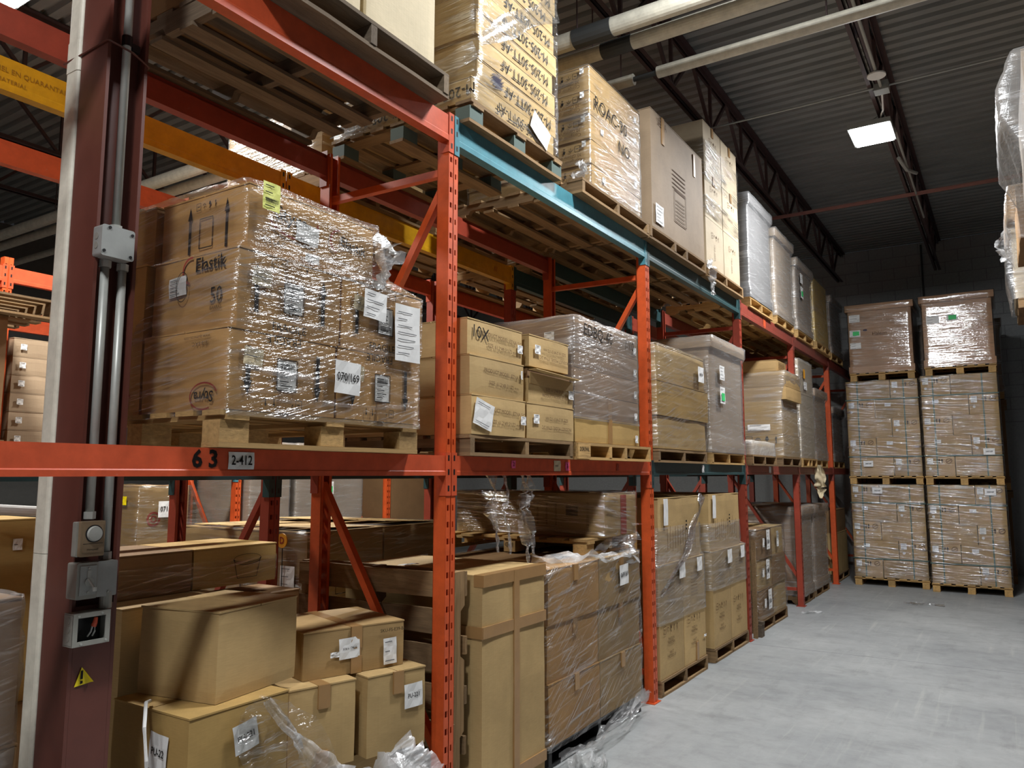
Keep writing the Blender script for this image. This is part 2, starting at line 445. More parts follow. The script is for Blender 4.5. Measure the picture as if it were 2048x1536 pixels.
def carton(x0, x1, y0, y1, z0, z1, label, mat='kraft', rz=0.0, tape='', amp=0.003, seam='y', group=None, name='cardboard_box', res=1, sag=0.0, cat='box', flaps=True, lid=0.0):
    """A carton: body, two top flaps meeting at a seam, optional tape strips.  tape: any of T (top seam), F, L (down those faces)."""
    SEED[0] += 1
    sx, sy, sz = x1 - x0, y1 - y0, z1 - z0
    t = thing(name, label, cat, ((x0 + x1) / 2, (y0 + y1) / 2, z0), math.radians(rz), group)
    DIM[t.name] = (sx, sy, sz); AMP[t.name] = amp
    fl = 0.004 if flaps else 0.0
    obj('body', shell(sx, sy, sz - fl, amp, SEED[0], 5 * res, 5 * res, 4 * res, sag), mat, t)
    if flaps:
        for s in (-1, 1):
            g = G(); gap = 0.0025; d = random.uniform(0, 0.003)
            if seam == 'y':
                a, b = (gap, sx / 2 - 0.001) if s > 0 else (-sx / 2 + 0.001, -gap); g.box(a, b, -sy / 2 + 0.001, sy / 2 - 0.001, sz - fl - 0.002, sz)
            else:
                a, b = (gap, sy / 2 - 0.001) if s > 0 else (-sy / 2 + 0.001, -gap); g.box(-sx / 2 + 0.001, sx / 2 - 0.001, a, b, sz - fl - 0.002, sz)
            obj('flap', g, mat, t)
    w = 0.025
    if 'T' in tape:
        g = G()
        if seam == 'y': g.box(-w, w, -sy / 2 - 0.003, sy / 2 + 0.003, sz - 0.001, sz + 0.0015)
        else: g.box(-sx / 2 - 0.003, sx / 2 + 0.003, -w, w, sz - 0.001, sz + 0.0015)
        obj('tape', g, 'tape', t)
    e = amp + 0.0025
    if 'F' in tape: obj('tape', G().box(sx / 2 - 0.001, sx / 2 + e, -w, w, sz - 0.09, sz + 0.001), 'tape', t)
    if 'f' in tape: obj('tape', G().box(sx / 2 - 0.001, sx / 2 + e, -w, w, 0.0, 0.07), 'tape', t)
    if 'L' in tape: obj('tape', G().box(-w, w, -sy / 2 - e, -sy / 2 + 0.001, sz - 0.07, sz + 0.001), 'tape', t)
    if 'V' in tape: obj('tape', G().box(sx / 2 - 0.001, sx / 2 + e, -w, w, 0.0, sz), 'tape', t)
    return t

# ---- pallets: every board, stringer and block is a part of its own
def board_mesh(i):
    rs = random.Random(100 + i); g = G(); n = 4
    for k in range(n + 1):
        y = k / n - 0.5
        a = 0.03 * rs.uniform(-1, 1); b = 0.05 * rs.uniform(-1, 1)
        c1 = 0.04 * rs.random(); c2 = 0.04 * rs.random()
        if k in (0, n): y += rs.uniform(-0.004, 0.004)
        for (px, pz) in ((-0.5 + c1, -0.5), (0.5 - c2, -0.5), (0.5 - c2, 0.5), (-0.5 + c1, 0.5)):
            g.v.append((px + a, y, pz + b))
    for k in range(n):
        o = k * 4
        for q in range(4): r = (q + 1) % 4; g.f.append((o + q, o + r, o + 4 + r, o + 4 + q))
    g.f.append((3, 2, 1, 0)); o = n * 4; g.f.append((o, o + 1, o + 2, o + 3))
    return g.mesh('board')
BOARDS = [board_mesh(i) for i in range(5)]
def stringer_mesh():
    pr = [(-0.5, 0), (-0.36, 0), (-0.34, 0.38), (-0.16, 0.38), (-0.14, 0), (0.14, 0), (0.16, 0.38), (0.34, 0.38), (0.36, 0), (0.5, 0), (0.5, 1), (-0.5, 1)]
    # material grain runs along local y, so the long side of the stringer is y
    return G().prism(pr, 'x', -0.5, 0.5).mesh('stringer')
STRINGER = stringer_mesh()
def block_mesh():
    g = G().box(-0.5, 0.5, -0.5, 0.5, 0, 1); return g.mesh('block')
BLOCK = block_mesh()
def pallet(x0, x1, y0, y1, z0, label, kind='s', h=0.115, mat='wood_old', group=None, blockmat=None, rot=None, nt=7, top_gap=None, mids=1):
    sx, sy = x1 - x0, y1 - y0
    t = thing('pallet', label, 'pallet', ((x0 + x1) / 2, (y0 + y1) / 2, z0 + 0.001), 0, group)
    if rot: t.rotation_euler = rot
    DIM[t.name] = (sx, sy, h)
    th = 0.017
    def bd(name, cx, cy, cz, lx, ly, lz, m=mat, along='y'):
        o = obj(name, random.choice(BOARDS), m, t, (cx, cy, cz))
        if along == 'y': o.scale = (lx, ly, lz)
        else: o.rotation_euler = (0, 0, math.pi / 2); o.scale = (ly, lx, lz)
        return o
    wt = sx / nt * 0.74
    for i in range(nt):
        cx = -sx / 2 + wt / 2 + (sx - wt) * i / (nt - 1)
        bd('deck_board', cx, random.uniform(-0.003, 0.003), h - th / 2 - 0.002, wt, sy, th)
    if kind == 's':
        ys = [-sy / 2 + 0.022] + [sy * f for f in ([0] if mids == 1 else [-0.09, 0.12])] + [sy / 2 - 0.022]
        for y in ys:
            o = obj('stringer', STRINGER, mat, t, (0, y, th), (0, 0, math.pi / 2)); o.scale = (0.036, sx, h - 2 * th)
        for i, fx in enumerate((-0.5, -0.22, 0.0, 0.22, 0.5)):
            wb = 0.12 if fx in (-0.5, 0.5) else 0.085
            cx = fx * (sx - 0.12); bd('bottom_board', cx, 0, th / 2, wb, sy, th)
    else:
        hb = h - 3 * th
        for x in (-sx / 2 + 0.055, 0, sx / 2 - 0.055):
            bd('bottom_board', x, 0, th / 2, 0.095, sy, th)
            for y in (-sy / 2 + 0.06, 0, sy / 2 - 0.06):
                o = obj('block', BLOCK, blockmat or mat, t, (x, y, th)); o.scale = (0.09, 0.115, hb)
        for y in (-sy / 2 + 0.06, 0, sy / 2 - 0.06):
            bd('stringer_board', 0, y, h - th * 1.5, sx, 0.095, th, along='x')
    return t

# ---- stretch film
def wrap(rings, label, mat='film_clear', wr=0.006, seed=0, top=True, bottom=False, slant=0.3, group=None, step=0.035, name='stretch_film', out=0.008, inset=0.12):
    zs = [r[0] for r in rings]; z0 = zs[0]
    cx = sum(r[1] + r[2] for r in rings) / 2 / len(rings); cy = sum(r[3] + r[4] for r in rings) / 2 / len(rings)
    t = thing(name, label, 'stretch film', (cx, cy, z0), 0, group)
    x0, x1 = min(r[1] for r in rings), max(r[2] for r in rings); y0, y1 = min(r[3] for r in rings), max(r[4] for r in rings)
    DIM[t.name] = (2 * max(x1 - cx, cx - x0), 2 * max(y1 - cy, cy - y0), zs[-1] - z0)
    g = G()
    lv = []
    for a, b in zip(rings[:-1], rings[1:]):
        n = max(1, int((b[0] - a[0]) / step))
        for i in range(n): lv.append(tuple(p + (q - p) * i / n for p, q in zip(a, b)))
    lv.append(rings[-1])
    NX, NY = 14, 18
    def perim(a, b, c, d):
        P = []; r = 0.018
        def side(p, q, n):
            for i in range(n): P.append((p[0] + (q[0] - p[0]) * i / n, p[1] + (q[1] - p[1]) * i / n))
        side((a + r, c), (b - r, c), NX); side((b - r, c), (b, c + r), 2)
        side((b, c + r), (b, d - r), NY); side((b, d - r), (b - r, d), 2)
        side((b - r, d), (a + r, d), NX); side((a + r, d), (a, d - r), 2)
        side((a, d - r), (a, c + r), NY); side((a, c + r), (a + r, c), 2)
        return P
    def ring(z, a, b, c, d, dz=True):
        pts = perim(a - out - cx, b + out - cx, c - out - cy, d + out - cy); o = len(g.v)
        mx, my = (a + b) / 2 - cx, (c + d) / 2 - cy
        for (px, py) in pts:
            q = Vector((px * 2.2, py * 2.2, z * 16 + (px + py) * slant * 16 + seed * 7.3))
            n = noise.noise(q) * wr + noise.noise(q * 2.7) * wr * 0.5
            dx, dy = px - mx, py - my; L = math.hypot(dx, dy) or 1
            zz = z - z0 + (noise.noise(Vector((px * 6, py * 6, seed))) * 0.012 if not dz else 0)
            g.v.append((px + dx / L * n, py + dy / L * n, zz))
        return o, len(pts)
    prev = None
    seq = [(l, True) for l in lv]
    if top:
        l = lv[-1]; e = inset
        seq[-1] = (l, False); seq.append(((l[0] + 0.006, l[1] + e * 0.5, l[2] - e * 0.5, l[3] + e * 0.5, l[4] - e * 0.5), False)); seq.append(((l[0] + 0.005, l[1] + e, l[2] - e, l[3] + e, l[4] - e), False))
    for l, dz in seq:
        o, n = ring(*l, dz=dz)
        if prev is not None:
            for k in range(n): k2 = (k + 1) % n; g.f.append((prev + k, prev + k2, o + k2, o + k))
        prev = o
    obj('wrap', g, mat, t, smooth=True)
    return t
def ribbon(pts, widths, label, mat='film_white', name='film_scrap', crumple=0.02, seed=1, n=8, up=(0, 0, 1), group=None, thing_parent=None, twist=0.6):
    """A loose, bunched strip of film along a path."""
    pts = [Vector(p) for p in pts]; path = []
    for a, b in zip(pts[:-1], pts[1:]):
        for i in range(7): path.append(a.lerp(b, i / 7))
    path.append(pts[-1]); o = path[0].copy(); g = G(); m = len(path)
    for i, p in enumerate(path):
        d = (path[min(i + 1, m - 1)] - path[max(i - 1, 0)]).normalized()
        a = d.cross(Vector(up));
        if a.length < 0.1: a = d.cross(Vector((1, 0.3, 0)))
        a.normalize(); b = a.cross(d)
        f = i / (m - 1) * (len(widths) - 1); k = min(int(f), len(widths) - 2); w = widths[k] + (widths[k + 1] - widths[k]) * (f - k)
        tw = twist * math.sin(i * 0.5 + seed)
        for j in range(n + 1):
            s = (j / n - 0.5) * w
            cr = crumple * noise.noise(Vector((j * 0.9, i * 0.35, seed * 3.1))) * 1.6
            g.v.append(tuple(p - o + (a * math.cos(tw) + b * math.sin(tw)) * s + (b * math.cos(tw) - a * math.sin(tw)) * cr))
    for i in range(m - 1):
        for j in range(n): q = i * (n + 1) + j; g.f.append((q, q + 1, q + n + 2, q + n + 1))
    if thing_parent is not None:
        ob = obj(name, g, mat, thing_parent, o - thing_parent.location, smooth=True); return ob
    ob = obj(name, g, mat, None, o, smooth=True); return tag(ob, label, 'plastic film', group)
# ================================================================== the setting
RX0, RX1, RY0, RY1, CZ = -13.5, 3.6, -7.0, 15.0, 5.65
g = G(); NXF = 1
g.box(RX0, RX1, RY0, RY1, -0.15, 0.0)
fl = struct('floor', g, 'concrete')
# saw-cut control joints and a few long tyre scrapes are real shallow strips in the slab
for (p, q) in (((-2.9, 7.55), (3.4, 7.75)), ((-2.9, 1.6), (3.4, 1.8)),):
    g = G().bar((p[0], p[1], 0.0002), (q[0], q[1], 0.0002), 0.006, 0.0015); obj('saw_cut_joint', g, 'mortar', fl)
wl = struct('wall_left', G().box(RX0 - 0.2, RX0, RY0, RY1, 0, CZ), 'far_wall')
wr_ = struct('wall_right', G().box(RX1, RX1 + 0.2, RY0, RY1, 0, CZ), 'far_wall')
wf = struct('wall_front', G().box(RX0, RX1, RY0 - 0.2, RY0, 0, CZ), 'far_wall')
wb = struct('wall_back', G().box(RX0, RX1, RY1, RY1 + 0.2, 0, CZ), 'mortar')
blk = G().box(-0.193, 0.193, -0.006, 0.004, -0.093, 0.093)
blkm = blk.mesh('concrete_block')
nb = 0
for r in range(16):
    z = 5.55 - r * 0.2
    for c in range(10):
        x = -3.3 + (0.2 if r % 2 else 0) + c * 0.4
        if nb < 300: obj('concrete_block', blkm, 'dark_block', wb, (x, RY1, z)); nb += 1
g = G(); g.box(-3.5, 0.9, RY1 - 0.006, RY1 + 0.01, 0, 2.44); obj('lower_wall_face', g, 'dark_block', wb)
g = G(); g.box(RX0, -3.5, RY1 - 0.006, RY1 + 0.01, 0, CZ); obj('plain_wall_face', g, 'dark_block', wb)
g = G(); g.box(0.9, RX1, RY1 - 0.006, RY1 + 0.01, 0, CZ); obj('plain_wall_face', g, 'dark_block', wb)
# corrugated roof deck, ribs run across the aisle (along x)
g = G(); P = 0.152; y = RY0; prof = []
while y < RY1:
    prof += [(y, CZ), (y + 0.078, CZ), (y + 0.092, CZ + 0.048), (y + 0.138, CZ + 0.048)]; y += P
n = len(prof)
for xx in (RX0, RX1):
    g.v += [(xx, a, b) for a, b in prof]
g.f += [(i, i + 1, n + i + 1, n + i) for i in range(n - 1)]
cl = struct('ceiling', g, 'roof_deck')
obj('roof_board', G().box(RX0, RX1, RY0, RY1, CZ + 0.055, CZ + 0.15), 'far_wall', cl)

# open-web roof joists
dg = {}
def web(dy, z0, z1):
    k = (round(dy, 3), z0, z1)
    if k not in dg: dg[k] = G().bar((0, 0, z0), (0, dy, z1), 0.03, 0.03).mesh('web_member')
    return dg[k]
JX = [-0.8, -2.35, -3.9, -5.45, -7.0, -8.55, -10.1, 0.75, 2.3]
JN = ['over the aisle lamps', 'over the front edge of the rack loads', 'behind the yellow rack beams', 'over the far aisle', 'far over the third rack row', 'at the far left beyond the third rack row', 'farthest left near the side wall', 'over the right-hand rack loads', 'farthest right beyond the right-hand rack']
ZT, ZB = CZ - 0.01, 5.05
for jx, jn in zip(JX, JN):
    t = thing('roof_joist', 'maroon open-web steel roof joist ' + jn, 'roof joist', (jx, 0, 0))
    for s in (-1, 1):
        obj('top_chord', G().box(s * 0.012, s * 0.062, -3.5, RY1, ZT - 0.008, ZT).box(s * 0.012, s * 0.018, -3.5, RY1, ZT - 0.06, ZT), 'joist_steel', t)
        obj('bottom_chord', G().box(s * 0.012, s * 0.052, -3.5, RY1 - 0.3, ZB, ZB + 0.007).box(s * 0.012, s * 0.018, -3.5, RY1 - 0.3, ZB, ZB + 0.05), 'joist_steel', t)
    y = -3.0
    while y < RY1 - 1.0:
        obj('web_member', web(0.55, ZT - 0.02, ZB + 0.02), 'joist_steel', t, (0, y, 0))
        obj('web_member', web(0.55, ZB + 0.02, ZT - 0.02), 'joist_steel', t, (0, y + 0.55, 0))
        obj('web_member', web(0.001, ZB + 0.02, ZT - 0.02), 'joist_steel', t, (0, y + 0.55, 0))
        y += 1.1
# bridging angle and thin rods across the joists
tag(obj('bridging_angle', G().box(-4.0, 2.4, 10.33, 10.37, 5.03, 5.036).box(-4.0, 2.4, 10.365, 10.37, 5.0, 5.036), 'bridging_steel'), 'reddish steel bridging angle crossing under the joists before the back wall', 'bridging')
tag(obj('bridging_rod', G().tube([(-4.0, 7.28, 5.04), (2.4, 7.28, 5.04)], 0.009, 8), 'galvanised'), 'thin bright rod crossing the aisle under the joists before the lit lamp', 'rod')
tag(obj('bridging_rod', G().tube([(-4.0, 6.9, 5.6), (2.4, 6.9, 5.6)], 0.008, 8), 'joist_steel'), 'thin dark rod crossing high between the joists over the stacked loads', 'rod')

# insulated pipes crossing the hall under the deck
def pipe(y, z, r, gaps, label, x1):
    t = thing('ceiling_pipe', label, 'pipe', (0, y, z))
    xs = [-13.2]
    for (a, b) in gaps: xs += [a, b]
    xs.append(x1)
    for a, b in zip(xs[0::2], xs[1::2]):
        n = max(2, int((b - a) / 0.5)); pts = [(a + (b - a) * i / n, 0, 0) for i in range(n + 1)]
        obj('pipe_insulation', G().tube(pts, r, 20), 'white_pipe', t, smooth=False)
    for (a, b) in gaps:
        obj('joint_sleeve', G().tube([(a - 0.01, 0, 0), (b + 0.01, 0, 0)], r * (1.08 if r > 0.05 else 0.45), 16), 'pipe_sleeve', t)
    for hx in (-9.5, -5.45, -2.35, -0.8, 0.75):
        if hx < x1: obj('hanger_rod', G().tube([(hx - 0.06, 0, r), (hx - 0.06, 0, CZ - z)], 0.006, 6), 'joist_steel', t)
pipe(4.63, 4.70, 0.064, [(-2.42, -2.14)], 'thick white insulated ceiling pipe nearest the camera with dark sleeve', 3.4)
pipe(4.88, 4.70, 0.054, [(-2.32, -2.10)], 'middle white insulated ceiling pipe of the three parallel pipes', 3.4)
pipe(5.38, 4.70, 0.045, [(-2.30, -2.10)], 'thinnest white ceiling pipe, farthest of the three parallel pipes', 3.4)

# high-bay lamps: housing, lens, hangers and the light they give
LN = ['glowing white high-bay lamp hanging from the joist above the aisle', 'high-bay lamp over the aisle beside the teal beam bay', 'high-bay lamp over the aisle near the steel column', 'high-bay lamp over the aisle behind the viewpoint', 'high-bay lamp over the far aisle behind the racks', 'high-bay lamp over the far aisle at the left']
for (lx, ly, pw), ln in zip(LAMPS, LN):
    t = thing('high_bay_lamp', ln, 'lamp', (lx, ly, LAMP_Z))
    obj('housing', G().box(-0.19, 0.19, -0.24, 0.24, 0.012, 0.06).box(-0.1, 0.1, -0.14, 0.14, 0.06, 0.1), 'galvanised', t)
    obj('lens', G().box(-0.17, 0.17, -0.22, 0.22, 0.0, 0.012), 'lamp_lens', t)
    for s in (-1, 1): obj('hanging_wire', G().tube([(s * 0.1, 0, 0.1), (s * 0.02 + 0.1, 0, 5.05 - LAMP_Z + 0.05)], 0.004, 6), 'galvanised', t)
    ld = bpy.data.lights.new('lamp_light', 'AREA'); ld.shape = 'RECTANGLE'; ld.size = 0.34; ld.size_y = 0.44
    ld.energy = pw; ld.color = (0.97, 0.985, 1.0) if lx > -3 else (1.0, 0.98, 0.93)
    lo = bpy.data.objects.new('lamp_light', ld); COL.objects.link(lo); lo.parent = t; lo.location = (0, 0, -0.006)
# conduit along the lamp joist with its round cover plate and boxes
t = thing('joist_conduit', 'thin grey conduit run along the lamp joist with round white cover', 'conduit', (-0.74, 0, 5.02))
obj('conduit', G().tube([(0, -3, 0), (0, 7.3, 0)], 0.013, 10), 'conduit_steel', t)
obj('flexible_cord', G().tube([(0, 7.3, 0), (-0.03, 7.6, -0.06), (-0.06, 7.75, -0.02), (-0.1, 7.95, -0.04)], 0.008, 8), 'paper', t)
obj('round_cover', G().tube([(0, 6.95, -0.02), (0, 6.95, -0.032)], 0.075, 24), 'paper', t)
obj('junction_box', G().box(-0.06, 0.06, 7.22, 7.34, -0.03, 0.05), 'galvanised', t)
obj('conduit', G().tube([(0, 8.3, 0), (0, 11.4, 0)], 0.012, 10), 'conduit_steel', t)
obj('cable_bundle', G().tube([(-0.05, 9.0, -0.02), (0.0, 9.3, -0.06), (0.07, 9.6, -0.01)], 0.02, 8), 'conduit_steel', t)
tag(obj('wall_conduit', G().tube([(-1.05, 14.96, 5.6), (-1.05, 14.96, 0.1)], 0.016, 8), 'pipe_sleeve'), 'dark vertical conduit on the block wall above the end stacks', 'conduit')

# ================================================================== racks
PW, PD = 0.075, 0.07
def post_mesh(H):
    ys = [-PW / 2, -0.027, -0.015, -0.011, -0.0075, -0.003, 0.003, 0.012, 0.022, PW / 2]
    holes = {1, 3, 7}
    zs = [0.0]; k = 0
    while 0.06 + k * 0.0762 + 0.03 < H: zs += [0.06 + k * 0.0762, 0.06 + k * 0.0762 + 0.026]; k += 1
    zs.append(H); g = G()
    for zi in range(len(zs) - 1):
        hole = zi % 2 == 1
        for yi in range(len(ys) - 1):
            if hole and yi in holes: continue
            x = -0.004 if yi == 5 else 0.0
            if hole or yi == 5:
                g.poly([(x, ys[yi], zs[zi]), (x, ys[yi + 1], zs[zi]), (x, ys[yi + 1], zs[zi + 1]), (x, ys[yi], zs[zi + 1])])
    # the bands between the holes, merged across
    for a, b in ((0, 5), (6, 9)):
        for zi in range(0, len(zs) - 1, 2): g.poly([(0, ys[a], zs[zi]), (0, ys[b], zs[zi]), (0, ys[b], zs[zi + 1]), (0, ys[a], zs[zi + 1])])
    for s in (-1, 1):
        y = s * PW / 2
        g.box(-PD, 0.0, min(y, y - s * 0.003), max(y, y - s * 0.003), 0, H)
        g.box(-PD, -PD + 0.003, min(y, y - s * 0.018), max(y, y - s * 0.018), 0, H)
    return g.mesh('post')
POST = {}
def frame(xf, xb, yc, H, label, mat='rack_orange', bz=(0.32, 1.55, 1.75, 3.02), group=None):
    if H not in POST: POST[H] = post_mesh(H)
    t = thing('rack_upright', label, 'rack frame', ((xf + xb) / 2, yc, 0), 0, group)
    c = (xf - xb) / 2
    obj('post', POST[H], mat, t, (c, 0, 0)); obj('post', POST[H], mat, t, (-c, 0, 0), (0, 0, math.pi))
    fm = G().box(-0.05, 0.05, -0.06, 0.06, 0, 0.006)
    for s in (-1, 1): obj('foot_plate', fm, mat, t, (s * (c - PD / 2), 0, 0))
    a = c - PD * 0.6
    g = lambda p, q: G().bar(p, q, 0.036, 0.036)
    obj('brace', g((-a, 0, 0.2), (a, 0, 0.2)), mat, t)
    obj('brace', g((-a, 0, bz[1]), (a, 0, bz[0])), mat, t)
    obj('brace', g((-a, 0, bz[2]), (a, 0, bz[3])), mat, t)
    obj('brace', g((-a, 0, bz[3] + 0.06), (a, 0, bz[3] + 0.05)), mat, t)
    return t
def beam(y0, y1, xf, zt, h, mat, label, face=1, group=None, cmat=None, lip=True):
    t = thing('rack_crossbeam', label, 'rack beam', (xf, (y0 + y1) / 2, zt - h), 0, group)
    L = (y1 - y0) / 2 - 0.002; f = face
    DIM[t.name] = (0.0, y1 - y0, h)
    d = 0.048
    pr = [(0.0, h * 0.24), (0.0, h), (-f * 0.028, h), (-f * 0.028, h - 0.03), (-f * d, h - 0.03), (-f * d, 0), (f * 0.003, 0), (f * 0.003, h * 0.2)]
    obj('beam_body', G().prism(pr, 'y', -L, L), mat, t)
    for s in (-1, 1):
        y = s * L
        gg = G().box(min(0, f * 0.004) , max(0, f * 0.004), min(y, y + s * 0.036), max(y, y + s * 0.036), h - 0.185, h + 0.015)
        gg.box(min(-f * 0.05, f * 0.004), max(-f * 0.05, f * 0.004), min(y - s * 0.003, y), max(y - s * 0.003, y), h - 0.185, h + 0.015)
        c = obj('end_connector', gg, cmat or mat, t)
        sl = G()
        for zz in (h - 0.15, h - 0.075, h - 0.01):
            sl.poly([(f * 0.0046, y + s * 0.012, zz - 0.014), (f * 0.0046, y + s * 0.024, zz - 0.014), (f * 0.0046, y + s * 0.024, zz + 0.012), (f * 0.0046, y + s * 0.012, zz + 0.012)])
        obj('connector_slot', sl, 'dark_plastic', c)
    return t
UY = [0.49, 2.89, 5.30, 7.70, 10.02, 12.30, 14.6]
XF, XR, X2, X2R, X3 = -2.19, -3.07, -3.36, -4.25, -7.0
on = ['leftmost, behind the steel column', 'first full one right of the steel column', 'second from the steel column', 'third from the steel column', 'fourth from the steel column', 'fifth from the steel column', 'last one against the back wall']
for i, y in enumerate(UY):
    frame(XF, XR, y, 3.336, 'orange slotted rack frame along the aisle, ' + on[i], 'rack_orange' if i in (1, 2, 5) else 'beam_red' if i in (3, 4) else 'rack_orange')
    if i < 6: frame(X2, X2R, y - 0.03, 3.296, 'dark red frame of the second rack row, ' + on[i], 'beam_red', bz=(1.55, 0.32, 3.02, 1.75))
for i, y in enumerate((0.64, 3.05, 5.46, 7.87)):
    frame(X3, X3 - 0.9, y, 3.42, 'frame of the third rack row across the far aisle, number %s from left' % ['one', 'two', 'three', 'four'][i], 'rack_orange')
bn = ['left bay', 'second bay', 'third bay', 'fourth bay', 'fifth bay', 'last bay']
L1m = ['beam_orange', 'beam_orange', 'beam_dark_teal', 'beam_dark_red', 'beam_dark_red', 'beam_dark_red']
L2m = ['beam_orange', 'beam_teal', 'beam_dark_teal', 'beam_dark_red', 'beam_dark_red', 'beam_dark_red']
cn = {'beam_orange': 'orange', 'beam_teal': 'light teal', 'beam_dark_teal': 'dark teal', 'beam_dark_red': 'dark red', 'beam_red': 'red', 'beam_yellow': 'yellow'}
B1, B2 = [], []
for i in range(6):
    y0, y1 = UY[i] + PW / 2, UY[i + 1] - PW / 2
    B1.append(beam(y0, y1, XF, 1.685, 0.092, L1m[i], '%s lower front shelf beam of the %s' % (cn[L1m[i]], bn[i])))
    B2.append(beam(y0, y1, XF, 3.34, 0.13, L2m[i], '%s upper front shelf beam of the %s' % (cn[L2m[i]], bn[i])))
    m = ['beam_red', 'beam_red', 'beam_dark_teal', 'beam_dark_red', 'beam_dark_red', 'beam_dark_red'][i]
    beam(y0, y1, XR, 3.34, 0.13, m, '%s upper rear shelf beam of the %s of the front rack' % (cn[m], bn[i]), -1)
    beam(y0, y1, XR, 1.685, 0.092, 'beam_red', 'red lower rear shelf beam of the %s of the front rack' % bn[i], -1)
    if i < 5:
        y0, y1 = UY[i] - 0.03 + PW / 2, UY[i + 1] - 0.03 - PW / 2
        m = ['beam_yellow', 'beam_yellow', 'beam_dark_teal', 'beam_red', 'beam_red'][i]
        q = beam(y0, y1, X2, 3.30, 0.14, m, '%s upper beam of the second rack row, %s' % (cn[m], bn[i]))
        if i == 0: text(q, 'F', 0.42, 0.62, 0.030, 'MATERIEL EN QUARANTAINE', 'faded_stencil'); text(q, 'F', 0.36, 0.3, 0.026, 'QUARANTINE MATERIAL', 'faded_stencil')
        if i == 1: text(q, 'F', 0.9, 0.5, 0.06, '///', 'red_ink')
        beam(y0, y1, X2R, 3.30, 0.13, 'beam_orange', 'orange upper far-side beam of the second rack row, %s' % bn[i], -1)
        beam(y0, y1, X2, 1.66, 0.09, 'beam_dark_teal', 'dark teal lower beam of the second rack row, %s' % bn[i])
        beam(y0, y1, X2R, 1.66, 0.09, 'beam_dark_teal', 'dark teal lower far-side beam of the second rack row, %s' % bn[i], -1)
for i, (a, b) in enumerate(((0.64, 3.05), (3.05, 5.46), (5.46, 7.87))):
    nm = ['left bay', 'middle bay', 'right bay'][i]
    beam(a + 0.04, b - 0.04, X3, 3.34, 0.13, 'beam_orange', 'bright orange top beam of the third rack row, ' + nm)
    beam(a + 0.04, b - 0.04, X3, 3.08, 0.13, 'beam_orange', 'bright orange doubled beam under the top beam of the third row, ' + nm, cmat='beam_teal')
    beam(a + 0.04, b - 0.04, X3 - 0.9, 3.08, 0.13, 'beam_orange', 'orange rear beam of the third rack row, ' + nm, -1)
    if i == 2: continue
    beam(a + 0.04, b - 0.04, X3, 1.70, 0.1, 'beam_orange', 'orange lower beam of the third rack row, ' + nm, cmat='beam_teal')
    beam(a + 0.04, b - 0.04, X3 - 0.9, 1.70, 0.1, 'beam_orange', 'orange lower rear beam of the third rack row, ' + nm, -1)
# beam markings
q = B1[0]; uu = lambda y: (y - (UY[0] + PW / 2)) / (UY[1] - UY[0] - PW)
text(q, 'F', uu(1.545), 0.58, 0.078, '6', 'ink', bold=0.03, off=0.0015); text(q, 'F', uu(1.605), 0.58, 0.078, '3', 'ink', bold=0.03, off=0.0015)
sticker(q, 'F', uu(1.715), 0.56, 0.105, 0.058, off=0.001, big=('2-412', 0.045), name='location_label')
q = B1[1]; uu2 = lambda y: (y - (UY[1] + PW / 2)) / (UY[2] - UY[1] - PW)
sticker(q, 'F', uu2(3.43), 0.62, 0.04, 0.04, 'pink_paper', off=0.001, big=('2', 0.03), name='location_label')
sticker(q, 'F', uu2(3.90), 0.58, 0.08, 0.06, 'cream_paper', off=0.001, lines=1, name='location_label')
sticker(q, 'F', uu2(4.02), 0.56, 0.045, 0.05, 'pink_paper', off=0.001, big=('3', 0.036), name='location_label')
sticker(q, 'F', uu2(4.72), 0.56, 0.035, 0.045, 'beam_red', off=0.001, name='location_label')
sticker(B1[2], 'F', 0.47, 0.55, 0.06, 0.06, 'paper', off=0.001, lines=2, name='location_label')
sticker(B1[3], 'F', 0.40, 0.55, 0.09, 0.07, 'paper', off=0.001, lines=2, name='location_label')
sticker(B2[3], 'F', 0.40, 0.5, 0.10, 0.12, 'beam_orange', off=0.001, name='paint_patch')
# ================================================================== loads on the racks
ORD = ['bottom', 'second', 'third', 'fourth', 'fifth', 'sixth', 'seventh', 'eighth', 'ninth', 'tenth']
Z1, Z2 = 1.685, 3.34

